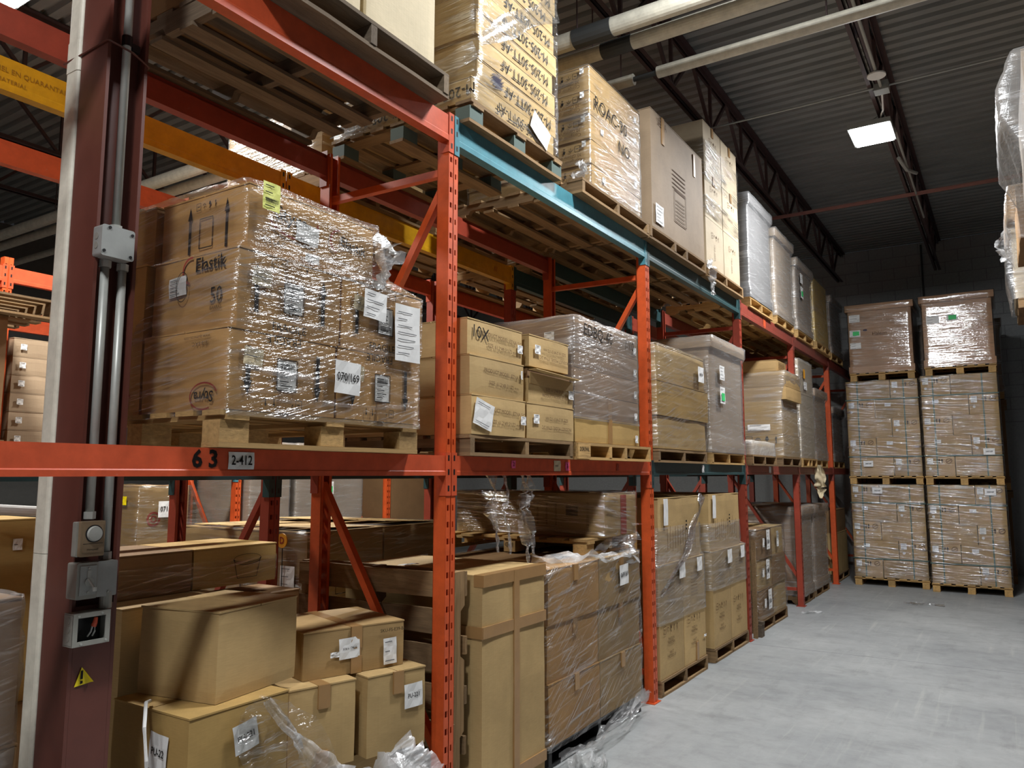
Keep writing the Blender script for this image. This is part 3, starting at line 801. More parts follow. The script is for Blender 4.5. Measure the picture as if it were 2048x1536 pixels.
# ---- bay A, lower shelf: wrapped load 070/169
pallet(-3.10, -2.13, 1.585, 2.585, Z1, 'new block pallet under the wrapped 070/169 load', 'b', 0.125, 'wood_new')
pz = Z1 + 0.126
def brand_box(x0, x1, y0, y1, z0, z1, label, inv, front=True, left=True):
    b = carton(x0, x1, y0, y1, z0, z1, label, 'orange_kraft', amp=0.004, tape='F' if not inv else 'f')
    r = 180 if inv else 0
    fv = (lambda v: 1 - v) if inv else (lambda v: v)
    if front:
        for u in (0.16, 0.80): polys(b, 'F', u, fv(0.52), arrow_polys(0.018, 0.17, 0.036, 0.055), 'ink', r, name='printed_arrow')
        text(b, 'F', 0.47, fv(0.08), 0.042, 'FRAGILE', 'ink', r)
        icons(b, 'F', 0.47, fv(0.88), 0.032, 5, 'ink', r)
        sticker(b, 'F', 0.50, fv(0.50) - 0.02, 0.085, 0.105, lines=6, bars=0.3 if inv else -0.32, name='shipping_label')
        polys(b, 'F', 0.50, fv(0.50) - 0.02, frame_polys(0.09, 0.11, 0.004), 'ink', off=0.0085)
        sticker(b, 'F', 0.20, fv(0.34) if inv else 0.66, 0.08, 0.06, 'cream_paper', -4, lines=1, ink='brown_ink')
    if left:
        if inv:
            text(b, 'L', 0.76, 0.17, 0.052, 'Styra', 'ink', r, 0.01)
            polys(b, 'L', 0.76, 0.17, ring_polys(0.075, 0.048, 0.006, 20, 0.3, 5.2), 'red_ink', 0)
            text(b, 'L', 0.70, 0.82, 0.020, '1818 S.A.C.', 'brown_ink', r); text(b, 'L', 0.66, 0.90, 0.018, 'www.quimicos.com', 'brown_ink', r)
        else:
            text(b, 'L', 0.70, 0.84, 0.072, 'Elastik', 'ink', 0, 0.012, sx=0.9)
            polys(b, 'L', 0.48, 0.80, ring_polys(0.05, 0.05, 0.008, 16, 1.4, 4.6), 'red_ink')
            text(b, 'L', 0.78, 0.42, 0.08, '50', 'ink', 0, sx=0.85); text(b, 'L', 0.78, 0.27, 0.018, 'BARRAS', 'brown_ink')
            sticker(b, 'L', 0.33, 0.62, 0.10, 0.07, lines=5, rot=3)
            polys(b, 'L', 0.40, 0.60, ring_polys(0.036, 0.055, 0.003, 20), 'ink', off=0.012)
    return b
a, bq = pz, pz + 0.278
brand_box(-2.61, -2.13, 1.60, 2.085, a, bq, 'bottom left front carton with upside-down arrows in the 070/169 load', True)
brand_box(-2.61, -2.13, 2.093, 2.58, a, bq, 'bottom right front carton with upside-down arrows in the 070/169 load', True, left=False)
brand_box(-2.61, -2.13, 1.625, 2.10, bq, bq + 0.278, 'upper left front carton reading 50 in the 070/169 load', False)
brand_box(-2.61, -2.13, 2.108, 2.59, bq, bq + 0.278, 'upper right front carton behind pasted papers in the 070/169 load', False, left=False)
for k, (zz, inv) in enumerate(((a, True), (bq, False))):
    for j, (y0, y1) in enumerate(((1.60, 2.085), (2.095, 2.58))):
        brand_box(-3.10, -2.62, y0, y1, zz, zz + 0.278, '%s rear %s carton of the 070/169 load' % (('bottom', 'upper')[k], ('left', 'right')[j]), inv, front=False, left=(j == 0))
tz = bq + 0.279
b = carton(-2.66, -2.16, 1.68, 2.31, tz, tz + 0.245, 'top front carton with yellow slip on the 070/169 load', 'orange_kraft', amp=0.004)
text(b, 'F', 0.30, 0.66, 0.075, 'Styra', 'ink', -4); polys(b, 'F', 0.32, 0.62, ring_polys(0.12, 0.065, 0.008, 20, 3.4, 6.6), 'red_ink')
text(b, 'F', 0.80, 0.55, 0.055, 'Elastik', 'ink', -6, 0.012); polys(b, 'F', 0.68, 0.55, ring_polys(0.05, 0.05, 0.008, 14, 1.5, 4.4), 'red_ink')
text(b, 'F', 0.17, 0.22, 0.026, '1818 S.A.C.', 'ink', -2)
sticker(b, 'F', 0.42, 0.50, 0.11, 0.075, lines=2, rot=-4); sticker(b, 'F', 0.46, 0.14, 0.07, 0.035, lines=2)
for u in (0.36, 0.78): polys(b, 'L', u, 0.48, arrow_polys(0.012, 0.18, 0.026, 0.05), 'ink', name='printed_arrow')
polys(b, 'L', 0.55, 0.40, frame_polys(0.075, 0.11, 0.004), 'ink'); icons(b, 'L', 0.55, 0.82, 0.028, 4)
b = carton(-3.12, -2.67, 1.66, 2.30, tz, tz + 0.245, 'top rear carton on the 070/169 load', 'orange_kraft')
fl_ = wrap([(pz - 0.02, -3.10, -2.13, 1.60, 2.585), (bq, -3.10, -2.13, 1.60, 2.585), (bq + 0.02, -3.10, -2.13, 1.61, 2.59), (tz - 0.01, -3.10, -2.125, 1.62, 2.59), (tz + 0.04, -3.12, -2.15, 1.665, 2.40), (tz + 0.252, -3.12, -2.15, 1.66, 2.32)], 'clear stretch film around the 070/169 load', 'film_slant', 0.008, 1)
def film_sticker(f, y, z, w, h, big=None, face='F', **kw):
    sx, sy, sz = DIM[f.name]; lx, ly, lz = f.location
    if face == 'F': u = (y - ly) / sy + 0.5
    else: u = (y - lx) / sx + 0.5
    return sticker(f, face, u, (z - lz) / sz, w, h, big=big, off=kw.pop('off', 0.014), **kw)
film_sticker(fl_, 2.125, 1.965, 0.135, 0.125, ('070/169', 0.044), name='pallet_number_sheet', rot=-2)
film_sticker(fl_, 2.27, 2.335 - 0.06, 0.13, 0.115, name='packing_list', lines=4, rot=-3)
film_sticker(fl_, 2.47, 2.19, 0.16, 0.24, name='packing_list', lines=7, mat='paper', rot=1)
film_sticker(fl_, 1.745, tz + 0.20, 0.075, 0.10, name='yellow_slip', mat='yellow_paper', lines=4, bars=-0.15, off=0.0, label='pale yellow slip with barcode')
ribbon([(-2.14, 2.30, tz + 0.22), (-2.10, 2.36, tz + 0.16), (-2.11, 2.33, tz + 0.06), (-2.12, 2.28, tz - 0.02)], [0.05, 0.16, 0.10, 0.02], 'crumpled tail of film on the upper right of the 070/169 load', 'film_white', seed=3, crumple=0.03)

# ---- bay A, upper shelf: two large pale cartons over an old weathered pallet
pallet(-3.12, -2.09, 1.70, 2.72, Z2, 'weathered grey pallet overhanging the upper orange beam, seen from below', 's', 0.12, 'wood_grey')
b = carton(-2.62, -2.13, 1.72, 2.17, Z2 + 0.122, 5.0, 'tall pale carton on the upper shelf, left of the dark gap', 'cream_card', res=2, tape='')
b = carton(-2.62, -2.13, 2.20, 2.66, Z2 + 0.122, 5.0, 'tall pale carton on the upper shelf beside the bunched film stack', 'cream_card', res=2)
b = carton(-3.12, -2.64, 1.70, 2.66, Z2 + 0.122, 4.9, 'tall brown carton behind the pale cartons on the upper shelf', 'brown')

# ---- bay B, upper shelf: the stack with upside-down lettering on a pallet with green blocks
pallet(-3.10, -2.13, 2.95, 3.89, Z2, 'pallet with grey-green painted blocks under the stack with upside-down lettering', 'b', 0.118, 'wood_old', blockmat='green_block')
z = Z2 + 0.12
for k in range(9):
    y0 = 2.965 if k == 0 else 3.01 + 0.012 * (k % 3); y1 = 3.80 + 0.02 * ((k * 2) % 3)
    nm = '%s carton up in the front of the stack with upside-down lettering' % ORD[k]
    b = carton(-2.61, -2.14 - 0.006 * (k % 2), y0, y1, z, z + 0.126, nm, 'tan', amp=0.005)
    text(b, 'F', 0.56 + 0.05 * (k % 2), 0.45, 0.082, 'M-205-30TT-AF', 'ink', 180, sx=0.92)
    if k == 0: text(b, 'L', 0.5, 0.45, 0.08, 'M-205-30TT-AF', 'ink', 180)
    if k == 1: polys(b, 'F', 0.22, 0.55, [rect(0.012 * math.sin(i * 2.1), (i - 6) * 0.006, 0.11 - 0.006 * abs(i - 6), 0.004) for i in range(13)], 'blue_ink', 12, name='ink_scribble')
    b2 = carton(-3.10, -2.62, y0, y1, z, z + 0.126, '%s carton up in the rear of the stack with upside-down lettering' % ORD[k], 'kraft', amp=0.004)
    if k == 0: text(b2, 'L', 0.5, 0.45, 0.08, 'M-205-30TT-AF', 'ink', 180)
    z += 0.127
f2 = wrap([(Z2 + 0.125, -3.10, -2.14, 2.965, 3.845), (Z2 + 0.24, -3.10, -2.14, 2.965, 3.85), (Z2 + 0.28, -3.10, -2.14, 3.005, 3.85), (z, -3.10, -2.14, 3.0, 3.85)], 'clear stretch film around the stack with upside-down lettering', 'film_clear', 0.007, 2)
film_sticker(f2, 3.62, 3.545, 0.20, 0.12, mat='paper', lines=3, rot=-24, name='torn_paper_label')
ribbon([(-2.12, 3.0, 3.78), (-2.11, 3.25, 3.98), (-2.12, 3.55, 4.20), (-2.12, 3.8, 4.38)], [0.05, 0.14, 0.10, 0.16], 'taut white film band slanting up the stack with upside-down lettering', 'film_clear', seed=5, crumple=0.012, up=(1, 0, 0), twist=0.1)
ribbon([(-3.05, 2.93, 3.45), (-2.7, 2.93, 3.56), (-2.35, 2.95, 3.66), (-2.14, 3.0, 3.74)], [0.06, 0.12, 0.12, 0.1], 'loose film sheet on the left side of the stack with upside-down lettering', 'film_hazy', seed=6, crumple=0.012, up=(0, 1, 0), twist=0.1)

# ---- bay B, upper shelf: the five-carton stack handwritten in marker
pallet(-3.14, -2.12, 4.12, 5.19, Z2, 'bowed old pallet under the five-carton stack handwritten in marker on the teal beam', 's', 0.10, 'wood_old')
zs = [3.442, 3.60, 3.765, 3.93, 4.09, 4.255]
for k in range(5):
    y0 = 4.28 + (0.02, 0.01, 0, -0.01, -0.01)[k]; y1 = 5.09 - 0.01 * (k % 2)
    b = carton(-3.12, -2.14, y0, y1, zs[k], zs[k + 1], '%s carton from below in the five-carton stack handwritten in marker' % ORD[k], 'kraft', amp=0.005, res=1)
    icons(b, 'L', 0.80, 0.66, 0.042, 5, 'ink', 180)
    text(b, 'L', 0.76, 0.40, 0.032, '30 Glossy White Polymer', 'brown_ink', 180); text(b, 'L', 0.76, 0.20, 0.032, 'Comptoir de 30 Polymère', 'brown_ink', 180)
    sticker(b, 'L', 0.95, 0.80, 0.03, 0.04, lines=1)
    sticker(b, 'F', 0.88, 0.45, 0.045, 0.04, lines=2)
    if k in (0, 2): sticker(b, 'F', 0.2, 0.55, 0.045, 0.04, lines=2)
    if k == 3: text(b, 'F', 0.38, 0.50, 0.125, 'ROAC-30', 'ink', -2, off=0.012)
    if k == 2: text(b, 'F', 0.62, 0.50, 0.12, 'NO', 'ink', -2, off=0.012)
wrap([(3.44, -3.12, -2.14, 4.28, 5.09), (4.258, -3.12, -2.14, 4.27, 5.09)], 'thin stretch film around the five-carton stack handwritten in marker', 'film_clear', 0.005, 3)

ribbon([(-2.20, 4.24, 3.60), (-2.14, 4.20, 3.54), (-2.16, 4.17, 3.46), (-2.2, 4.15, 3.44)], [0.03, 0.08, 0.12, 0.06], 'crumpled clear film at the lower corner of the five-carton stack handwritten in marker', 'film_white', seed=14, crumple=0.03)
# ---- bay B, lower shelf: 10X cartons
pallet(-3.10, -2.15, 2.985, 4.03, Z1, 'broken pallet under the 10X cartons on the lower orange beam', 's', 0.105, 'wood_old')
z = Z1 + 0.106
zz = [z, 1.985, 2.18, 2.36]
for k in range(3):
    b = carton(-2.62, -2.145 - 0.01 * k, 2.99 - 0.005 * k, 3.485, zz[k], zz[k + 1], ('bottom left carton with pasted white sheet in the 10X pile', 'middle left carton of the 10X pile', 'top left carton marked 10X')[k], 'tan', amp=0.005)
    text(b, 'F', 0.60, 0.62, 0.028, 'PRODUCT MODEL: ETNA S/C', 'brown_ink', -2); text(b, 'F', 0.60, 0.32, 0.028, 'SIZE: 61.2*49.5*172 mm', 'brown_ink', -2)
    if k == 2: text(b, 'F', 0.2, 0.62, 0.09, '10X', 'ink', -4)
    sticker(b, 'F', 0.93, 0.45 if k != 1 else 0.7, 0.05 if k != 1 else 0.016, 0.045, lines=2)
    if k == 0: sticker(b, 'F', 0.19, 0.5, 0.16, 0.13, lines=2, rot=-14)
    carton(-3.10, -2.63, 2.98, 3.50, zz[k], zz[k + 1], '%s rear left carton of the 10X pile' % ORD[k], 'dark_kraft' if k else 'kraft')
for k in range(3):
    y0, y1 = ((3.505, 4.04), (3.52, 4.03), (3.53, 3.98))[k]
    if k == 1: z0, z1 = zz[1], 2.12
    else: z0, z1 = zz[k] + (0.004 if k == 2 else 0), zz[k + 1]
    b = carton(-2.62, -2.15, y0, y1, z0, z1, ('bottom right carton of the 10X pile', 'crushed middle right carton with bent open flap in the 10X pile', 'top right carton of the 10X pile')[k], 'tan', amp=0.007 if k else 0.004, flaps=(k != 1))
    text(b, 'F', 0.60, 0.60, 0.026, 'SIZE: 61.2*49.5*172 mm', 'brown_ink', 180 if k != 1 else 0); text(b, 'F', 0.60, 0.34, 0.026, 'PRODUCT MODEL: ETNA S/C', 'brown_ink', 180 if k != 1 else 0)
    sticker(b, 'F', 0.17 if k != 1 else 0.92, 0.55, 0.06, 0.05, lines=2)
    if k == 1:
        obj('bent_flap', G().bar((0.235, -0.24, 0.135), (0.235, 0.25, 0.125), 0.004, 0.06).bar((0.26, -0.25, 0.178), (0.26, 0.25, 0.165), 0.05, 0.004), 'tan', b)
        obj('inner_flap', G().box(-0.22, 0.22, -0.24, 0.24, 0.132, 0.186), 'dark_kraft', b)
    carton(-3.10, -2.63, 3.51, 4.0, zz[k], zz[k + 1], '%s rear right carton of the 10X pile' % ORD[k], 'kraft')

# ---- bay B, lower shelf: EDBQ-40
q = pallet(-3.10, -2.14, 4.06, 5.18, Z1, 'stencilled pallet under the hazy-wrapped five-layer stack', 's', 0.105, 'wood_new', mids=2)
sg = obj('stencil_board', G().box(0.47, 0.486, -0.56, -0.40, 0.005, 0.10), 'wood_new', q)
t_ = obj('printed_text', text_mesh('DOROVAL', 0.01), 'ink', sg, (0.4875, -0.48, 0.062), BASIS['F'].to_euler(), (0.026, 0.034, 1))
for k in range(5):
    z0 = 1.792 + 0.153 * k
    b = carton(-3.10, -2.155, 4.06, 5.01 + 0.01 * (k == 0), z0, z0 + 0.152, '%s wide carton from below in the hazy-wrapped five-layer stack' % ORD[k], 'golden_card' if k == 0 else 'brown', amp=0.004, tape='V' if k < 2 else '')
    sticker(b, 'F', 0.93, 0.3, 0.045, 0.05, lines=2)
    if k == 4:
        text(b, 'F', 0.33, 0.50, 0.105, 'EDBQ-40', 'ink', -2, 0.0, off=0.01); text(b, 'F', 0.83, 0.45, 0.085, '1/10', 'ink', 0, 0.0, off=0.01)
        sticker(b, 'L', 0.82, 0.25, 0.07, 0.05, lines=2); text(b, 'L', 0.4, 0.6, 0.03, 'EDBQ 40 UNITS', 'brown_ink')
wrap([(1.93, -3.10, -2.155, 4.06, 5.01), (2.562, -3.10, -2.155, 4.06, 5.005)], 'stretch film around the hazy-wrapped five-layer stack', 'film_hazy', 0.007, 4)

# ---- bay C, upper shelf
pallet(-3.10, -2.12, 5.21, 6.47, Z2, 'pallet under the tall smooth carton on the dark teal beam', 's', 0.105, 'wood_old', mids=2)
b = carton(-3.10, -2.13, 5.28, 6.47, Z2 + 0.107, 4.39, 'very tall smooth carton with white sheet on the upper shelf', 'grey_card', amp=0.006, res=2)
text(b, 'F', 0.19, 0.93, 0.085, 'SERA', 'brown_ink'); obj('tape', G().box(0.487, 0.494, -0.38, -0.33, 0.72, 0.94), 'tape', b); obj('tape', G().box(0.487, 0.494, 0.34, 0.38, 0.70, 0.90), 'tape', b)
sticker(b, 'F', 0.11, 0.13, 0.16, 0.15, lines=5)
polys(b, 'F', 0.48, 0.62, [rect(0, -0.035 * i, 0.30, 0.008) for i in range(5)], 'brown_ink'); polys(b, 'F', 0.5, 0.32, frame_polys(0.26, 0.26, 0.008) + [rect(0, 0.03 * i - 0.1, 0.2, 0.006) for i in range(6)], 'brown_ink')
pallet(-3.10, -2.12, 6.52, 7.60, Z2, 'pallet under the silver-wrapped two-column stack on the dark teal beam', 's', 0.105, 'wood_old')
zz = [Z2 + 0.107, 3.90, 4.33, 4.80]
for k in range(3):
    for j in range(2):
        b = carton(-3.10, -2.135, 6.54 + 0.515 * j, 7.045 + 0.515 * j, zz[k], zz[k + 1], '%s %s carton of the silver-wrapped stack on the upper shelf' % (ORD[k], ('left', 'right')[j]), 'pale_card', amp=0.004, tape='F' if k else '')
        icons(b, 'F', 0.5, 0.68, 0.05, 4, 'brown_ink'); text(b, 'F', 0.45, 0.35, 0.035, 'KEEP DRY', 'brown_ink', 90 if k == 0 else 0)
        if j == 0 and k == 2: polys(b, 'L', 0.5, 0.6, [rect(0, -0.03 * i, 0.4, 0.006) for i in range(5)], 'red_ink')
wrap([(3.93, -3.10, -2.135, 6.54, 7.56), (4.10, -3.10, -2.13, 6.54, 7.57)], 'lower silver band of film on the tall two-column stack', 'film_shiny', 0.006, 5, top=False)
wrap([(4.24, -3.10, -2.135, 6.54, 7.56), (4.62, -3.10, -2.13, 6.54, 7.56)], 'upper glossy band of film on the tall two-column stack', 'film_shiny', 0.006, 6, top=False)
ribbon([(-2.12, 6.50, 3.47), (-2.10, 6.55, 3.40), (-2.11, 6.60, 3.30), (-2.11, 6.60, 3.18)], [0.10, 0.12, 0.05, 0.03], 'knotted film tail hanging over the dark teal beam', 'film_white', seed=9, crumple=0.03)

# ---- bay C, lower shelf
pallet(-3.10, -2.15, 5.35, 6.44, Z1, 'pallet under the wrapped golden cartons on the dark teal lower beam', 's', 0.10, 'wood_old')
carton(-3.08, -2.16, 5.36, 6.45, 1.79, 2.035, 'crushed bottom carton under the golden carton', 'tan', amp=0.014, flaps=False)
b = carton(-3.08, -2.15, 5.34, 6.50, 2.037, 2.30, 'wide golden carton in the middle of the wrapped trio', 'golden_card', amp=0.006)
b = carton(-3.06, -2.16, 5.34, 6.44, 2.302, 2.575, 'top carton of the wrapped trio beside the lidded gaylord', 'tan', amp=0.006)
f3 = wrap([(1.80, -3.08, -2.15, 5.35, 6.46), (2.04, -3.08, -2.15, 5.34, 6.50), (2.30, -3.08, -2.15, 5.34, 6.50), (2.58, -3.06, -2.155, 5.34, 6.44)], 'bunched stretch film around the golden cartons', 'film_slant', 0.012, 7)
film_sticker(f3, 6.28, 2.43, 0.14, 0.13, ('068/169', 0.032), name='pallet_number_sheet')

def gaylord(x0, x1, y0, y1, z0, z1, ph, mat='grey_card', fmat='film_grey', lid=0.10, face='F', seed=1, green=None, base=True, film=True, pmat='wood_new', ptype='s', ph_h=0.11, seam='y', top_over=0.03):
    """A tall bulk carton with a cap lid and base tray, shrouded in film, on its own pallet."""
    pallet(x0 + 0.01, x1 - 0.01, y0 + 0.01, y1 - 0.01, z0, 'pallet of the bulk carton, ' + ph, ptype, ph_h, pmat)
    zb = z0 + ph_h + 0.001
    t = thing('bulk_carton', 'bulk carton with cap lid, ' + ph, 'box', ((x0 + x1) / 2, (y0 + y1) / 2, zb))
    sx, sy, sz = x1 - x0, y1 - y0, z1 - zb
    DIM[t.name] = (sx, sy, sz)
    obj('body', shell(sx - 0.04, sy - 0.04, sz - 0.01, 0.006, seed + 40, 8, 8, 8), mat, t)
    obj('cap_lid', shell(sx + top_over, sy + top_over, lid, 0.004, seed + 60, 5, 5, 2), mat, t, (0, 0, sz - lid))
    if base: obj('base_tray', shell(sx - 0.01, sy - 0.01, 0.10, 0.004, seed + 70, 5, 5, 2), mat, t)
    DIM[t.name] = (sx - 0.02, sy - 0.02, sz)
    if green:
        u, v = green
        sticker(t, face, u, v + 0.20, 0.14, 0.13, lines=4, off=0.02); s_ = sticker(t, face, u, v, 0.14, 0.15, lines=3, off=0.02)
        obj('green_patch', G().poly([(-0.04, -0.05, 0.004), (0.05, -0.05, 0.004), (0.05, 0.02, 0.004), (-0.04, 0.02, 0.004)]), 'green_paper', s_)
    if film:
        e = top_over / 2
        wrap([(zb - 0.01, x0, x1, y0, y1), (zb + 0.10, x0, x1, y0, y1), (zb + 0.14, x0 + 0.015, x1 - 0.015, y0 + 0.015, y1 - 0.015), (z1 - lid - 0.05, x0 + 0.015, x1 - 0.015, y0 + 0.015, y1 - 0.015), (z1 - lid + 0.01, x0 - e, x1 + e, y0 - e, y1 + e), (z1 + 0.004, x0 - e, x1 + e, y0 - e, y1 + e)], 'cloudy film on bulk carton, ' + ph, fmat, 0.007, seed, inset=0.2)
    return t
gaylord(-3.10, -2.15, 6.60, 7.60, Z1, 2.82, 'right half of the dark teal lower shelf', seed=2, green=(0.28, 0.50))

# ---- bays D and E, upper shelf
gaylord(-3.10, -2.15, 7.98, 8.92, Z2, 4.57, 'first shrouded one on the dark red upper beam', 'charcoal_card', 'film_grey', seed=3)
gaylord(-3.10, -2.15, 9.08, 9.98, Z2, 4.49, 'second shrouded one on the dark red upper beam', 'grey_card', 'film_grey', seed=4)
gaylord(-3.10, -2.15, 10.16, 11.12, Z2, 4.39, 'third shrouded one, with green label, on the upper beam', 'grey_card', 'film_grey', seed=5, green=(0.25, 0.55))
pallet(-3.10, -2.14, 11.25, 12.25, Z2, 'pallet under the two yellowish cartons on the upper shelf', 's', 0.11, 'wood_new', mids=2)
carton(-3.08, -2.16, 11.27, 12.22, 3.453, 3.89, 'lower yellowish carton near the end of the upper shelf', 'yellow_card', amp=0.01)
carton(-3.08, -2.17, 11.27, 12.24, 3.895, 4.38, 'upper yellowish carton near the end of the upper shelf', 'yellow_card', amp=0.01)
wrap([(3.455, -3.08, -2.155, 11.27, 12.23), (4.39, -3.08, -2.155, 11.26, 12.24)], 'rumpled film around the two yellowish cartons', 'film_clear', 0.015, 8)
gaylord(-3.10, -2.16, 12.48, 13.45, Z2, 4.35, 'dark one at the far end of the upper shelf', 'dark_kraft', 'film_grey', seed=6)

# ---- bays D and E, lower shelf
pallet(-2.95, -2.14, 7.80, 8.76, Z1, 'pallet under the low white-wrapped parcel', 's', 0.11, 'wood_old')
carton(-2.62, -2.16, 7.85, 8.72, 1.797, 1.93, 'low carton inside the white-wrapped parcel on the lower shelf', 'tan', amp=0.01)
wrap([(1.79, -2.62, -2.15, 7.84, 8.73), (1.935, -2.62, -2.155, 7.85, 8.73)], 'dense white film around the low parcel', 'film_white', 0.008, 9)
pallet(-3.10, -2.14, 9.02, 9.96, Z1, 'pallet under the stepped brown carton stack', 's', 0.11, 'wood_old')
zz = [1.797, 2.06, 2.46, 2.62, 2.80, 2.93]
for k in range(5):
    y1 = (9.96, 9.95, 9.92, 9.92, 9.62)[k]; x1 = (-2.15, -2.16, -2.10, -2.11, -2.2)[k]
    b = carton(-3.10, x1, 9.14, y1, zz[k], zz[k + 1] - 0.002, '%s carton of the stepped brown stack on the lower shelf' % ORD[k], 'kraft' if k > 1 else 'golden_card', amp=0.004)
    if k == 0: icons(b, 'L', 0.75, 0.75, 0.09, 4); 
    if k == 1: sticker(b, 'L', 0.72, 0.2, 0.26, 0.07, lines=2)
    if k == 4: polys(b, 'F', 0.5, 0.5, [rect(0, 0.02 * i - 0.04, 0.3, 0.006) for i in range(5)], 'brown_ink')
wrap([(1.80, -3.10, -2.15, 9.14, 9.96), (2.45, -3.10, -2.155, 9.14, 9.96), (2.79, -3.10, -2.10, 9.14, 9.93)], 'wrinkled whitish film on the stepped brown stack', 'film_hazy', 0.012, 10)
pallet(-3.10, -2.14, 10.06, 10.92, Z1, 'pallet under the tall white-wrapped mixed stack', 's', 0.11, 'wood_new', mids=2)
for k, (za, zb_) in enumerate(((1.797, 2.2), (2.2, 2.62), (2.62, 3.06))):
    b = carton(-3.10, -2.16, 10.10, 10.90, za, zb_, '%s carton of the tall white-wrapped mixed stack' % ORD[k], 'pale_card', amp=0.006)
    if k == 2: sticker(b, 'F', 0.3, 0.6, 0.10, 0.12, 'orange_disc', off=0.016); sticker(b, 'F', 0.35, 0.25, 0.18, 0.1, lines=3, off=0.016)
wrap([(1.80, -3.10, -2.16, 10.10, 10.90), (3.07, -3.10, -2.16, 10.10, 10.90)], 'crinkled white film on the tall mixed stack', 'film_hazy', 0.012, 11)
gaylord(-3.10, -2.16, 10.99, 11.80, Z1, 2.76, 'beside the last orange post on the lower shelf', 'brown', 'film_grey', seed=7)
gaylord(-3.10, -2.2, 12.48, 13.4, Z1, 2.62, 'dark one past the last orange post on the lower shelf', 'dark_kraft', 'film_grey', seed=8)
ribbon([(-2.13, 10.92, 1.72), (-2.12, 10.95, 1.55), (-2.13, 10.99, 1.42), (-2.12, 10.94, 1.28)], [0.10, 0.14, 0.16, 0.03], 'brown torn strip hanging below the dark red lower beam', 'cream_paper', seed=12, crumple=0.03, name='hanging_strip')

# ---- ground level, bay C
for n_, (ya, yb, yt0, yt1) in enumerate(((5.42, 6.43, 5.48, 6.40), (6.64, 7.64, 6.63, 7.54))):
    ph = ('left', 'right')[n_] + ' tall ground stack under the dark teal beam'
    pallet(-3.15, -2.19, ya, yb, 0.0, 'pallet under the ' + ph, 's', 0.115, 'wood_old')
    m = (ya + yb) / 2
    for j, (p, q) in enumerate(((ya, m - 0.003), (m + 0.003, yb))):
        b = carton(-3.15, -2.20, p, q, 0.117, 0.93, '%s lower carton of the %s' % (('left', 'right')[j], ph), 'tan', amp=0.006, res=2)
        icons(b, 'F', 0.42, 0.42, 0.055, 5, 'brown_ink'); text(b, 'F', 0.42, 0.33, 0.03, 'MADE IN', 'brown_ink'); text(b, 'F', 0.42, 0.295, 0.03, 'PAKISTAN', 'brown_ink'); text(b, 'F', 0.42, 0.21, 0.03, 'HAUT', 'brown_ink'); text(b, 'F', 0.42, 0.175, 0.03, 'THIS SIDE UP', 'brown_ink')
        if n_ == 0 and j == 1: sticker(b, 'F', 0.9, 0.2, 0.06, 0.02); obj('tape', G().box(0.474, 0.483, 0.0, 0.05, 0.0, 0.14), 'tape', b)
        for q_ in range(8): text(b, 'F', 0.45, 0.85 - 0.03 * q_, 0.018, 'PANEL SET 24 X 84', 'brown_ink')
    b = carton(-3.12, -2.22, yt0, yt1, 0.932, 1.42, 'top carton of the ' + ph, 'tan', amp=0.012, res=2)
    sticker(b, 'F', 0.14, 0.78, 0.09, 0.20); polys(b, 'F', 0.62, 0.6, [rect(0, -0.03 * i, 0.03, 0.015) for i in range(3)], 'ink')
    polys(b, 'F', 0.5, 0.36, [rect(-0.3 + 0.055 * i, 0.02 * math.sin(i * 2.2), 0.006, 0.16 + 0.06 * math.sin(i * 3.1)) for i in range(12)], 'brown_ink')
    f_ = wrap([(0.50 if n_ == 0 else 0.60, -3.15, -2.2, ya, yb), (0.935, -3.15, -2.2, ya, yb), (0.96, -3.13, -2.215, min(ya, yt0) + 0.01, yt1), (1.20 if n_ == 0 else 1.17, -3.12, -2.22, yt0, yt1)], 'film band around the waist of the ' + ph, 'film_hazy', 0.007, 13 + n_, top=False)
    film_sticker(f_, ya + 0.44, 0.86, 0.13, 0.12, name='paper_label'); film_sticker(f_, ya + 0.84, 0.87, 0.12, 0.11, name='paper_label')
ribbon([(-2.19, 5.45, 0.72), (-2.17, 5.85, 0.95), (-2.18, 6.2, 1.2), (-2.2, 6.42, 1.42)], [0.06, 0.07, 0.10, 0.06], 'white film rope slanting across the left tall ground stack', 'film_hazy', seed=15, crumple=0.02, up=(1, 0, 0), twist=0.2)

# ---- ground level, bays D and E
pallet(-3.1, -2.2, 8.05, 9.22, 0.0, 'pallet under the torn label-covered ground stack', 's', 0.115, 'wood_old')
for k in range(3):
    for j in range(2):
        ya, yb = ((8.06, 8.64), (8.645, 9.22 - 0.03 * k))[j]
        b = carton(-3.1, -2.2 - 0.012 * ((k + j) % 2), ya, yb, 0.117 + 0.305 * k, 0.42 + 0.305 * k, '%s %s carton of the torn label-covered ground stack' % (ORD[k], ('left', 'right')[j]), 'tan' if (k + j) % 2 else 'brown', amp=0.014)
        if j == 0: sticker(b, 'F', 0.62, 0.62, 0.13, 0.20, lines=5, bars=-0.1, off=0.018); sticker(b, 'F', 0.30, 0.55, 0.07, 0.09, lines=2, off=0.018)
        elif k == 2: sticker(b, 'F', 0.42, 0.55, 0.09, 0.17, lines=4, off=0.018)
wrap([(0.13, -3.1, -2.2, 8.06, 9.22), (1.035, -3.1, -2.2, 8.06, 9.18)], 'wrinkled film around the torn label-covered ground stack', 'film_clear', 0.012, 16)
ribbon([(-2.6, 7.95, 1.06), (-2.45, 8.0, 1.1), (-2.3, 8.1, 1.12)], [0.1, 0.16, 0.05], 'crumpled white film bunch on the torn ground stack', 'film_white', seed=17, crumple=0.05)
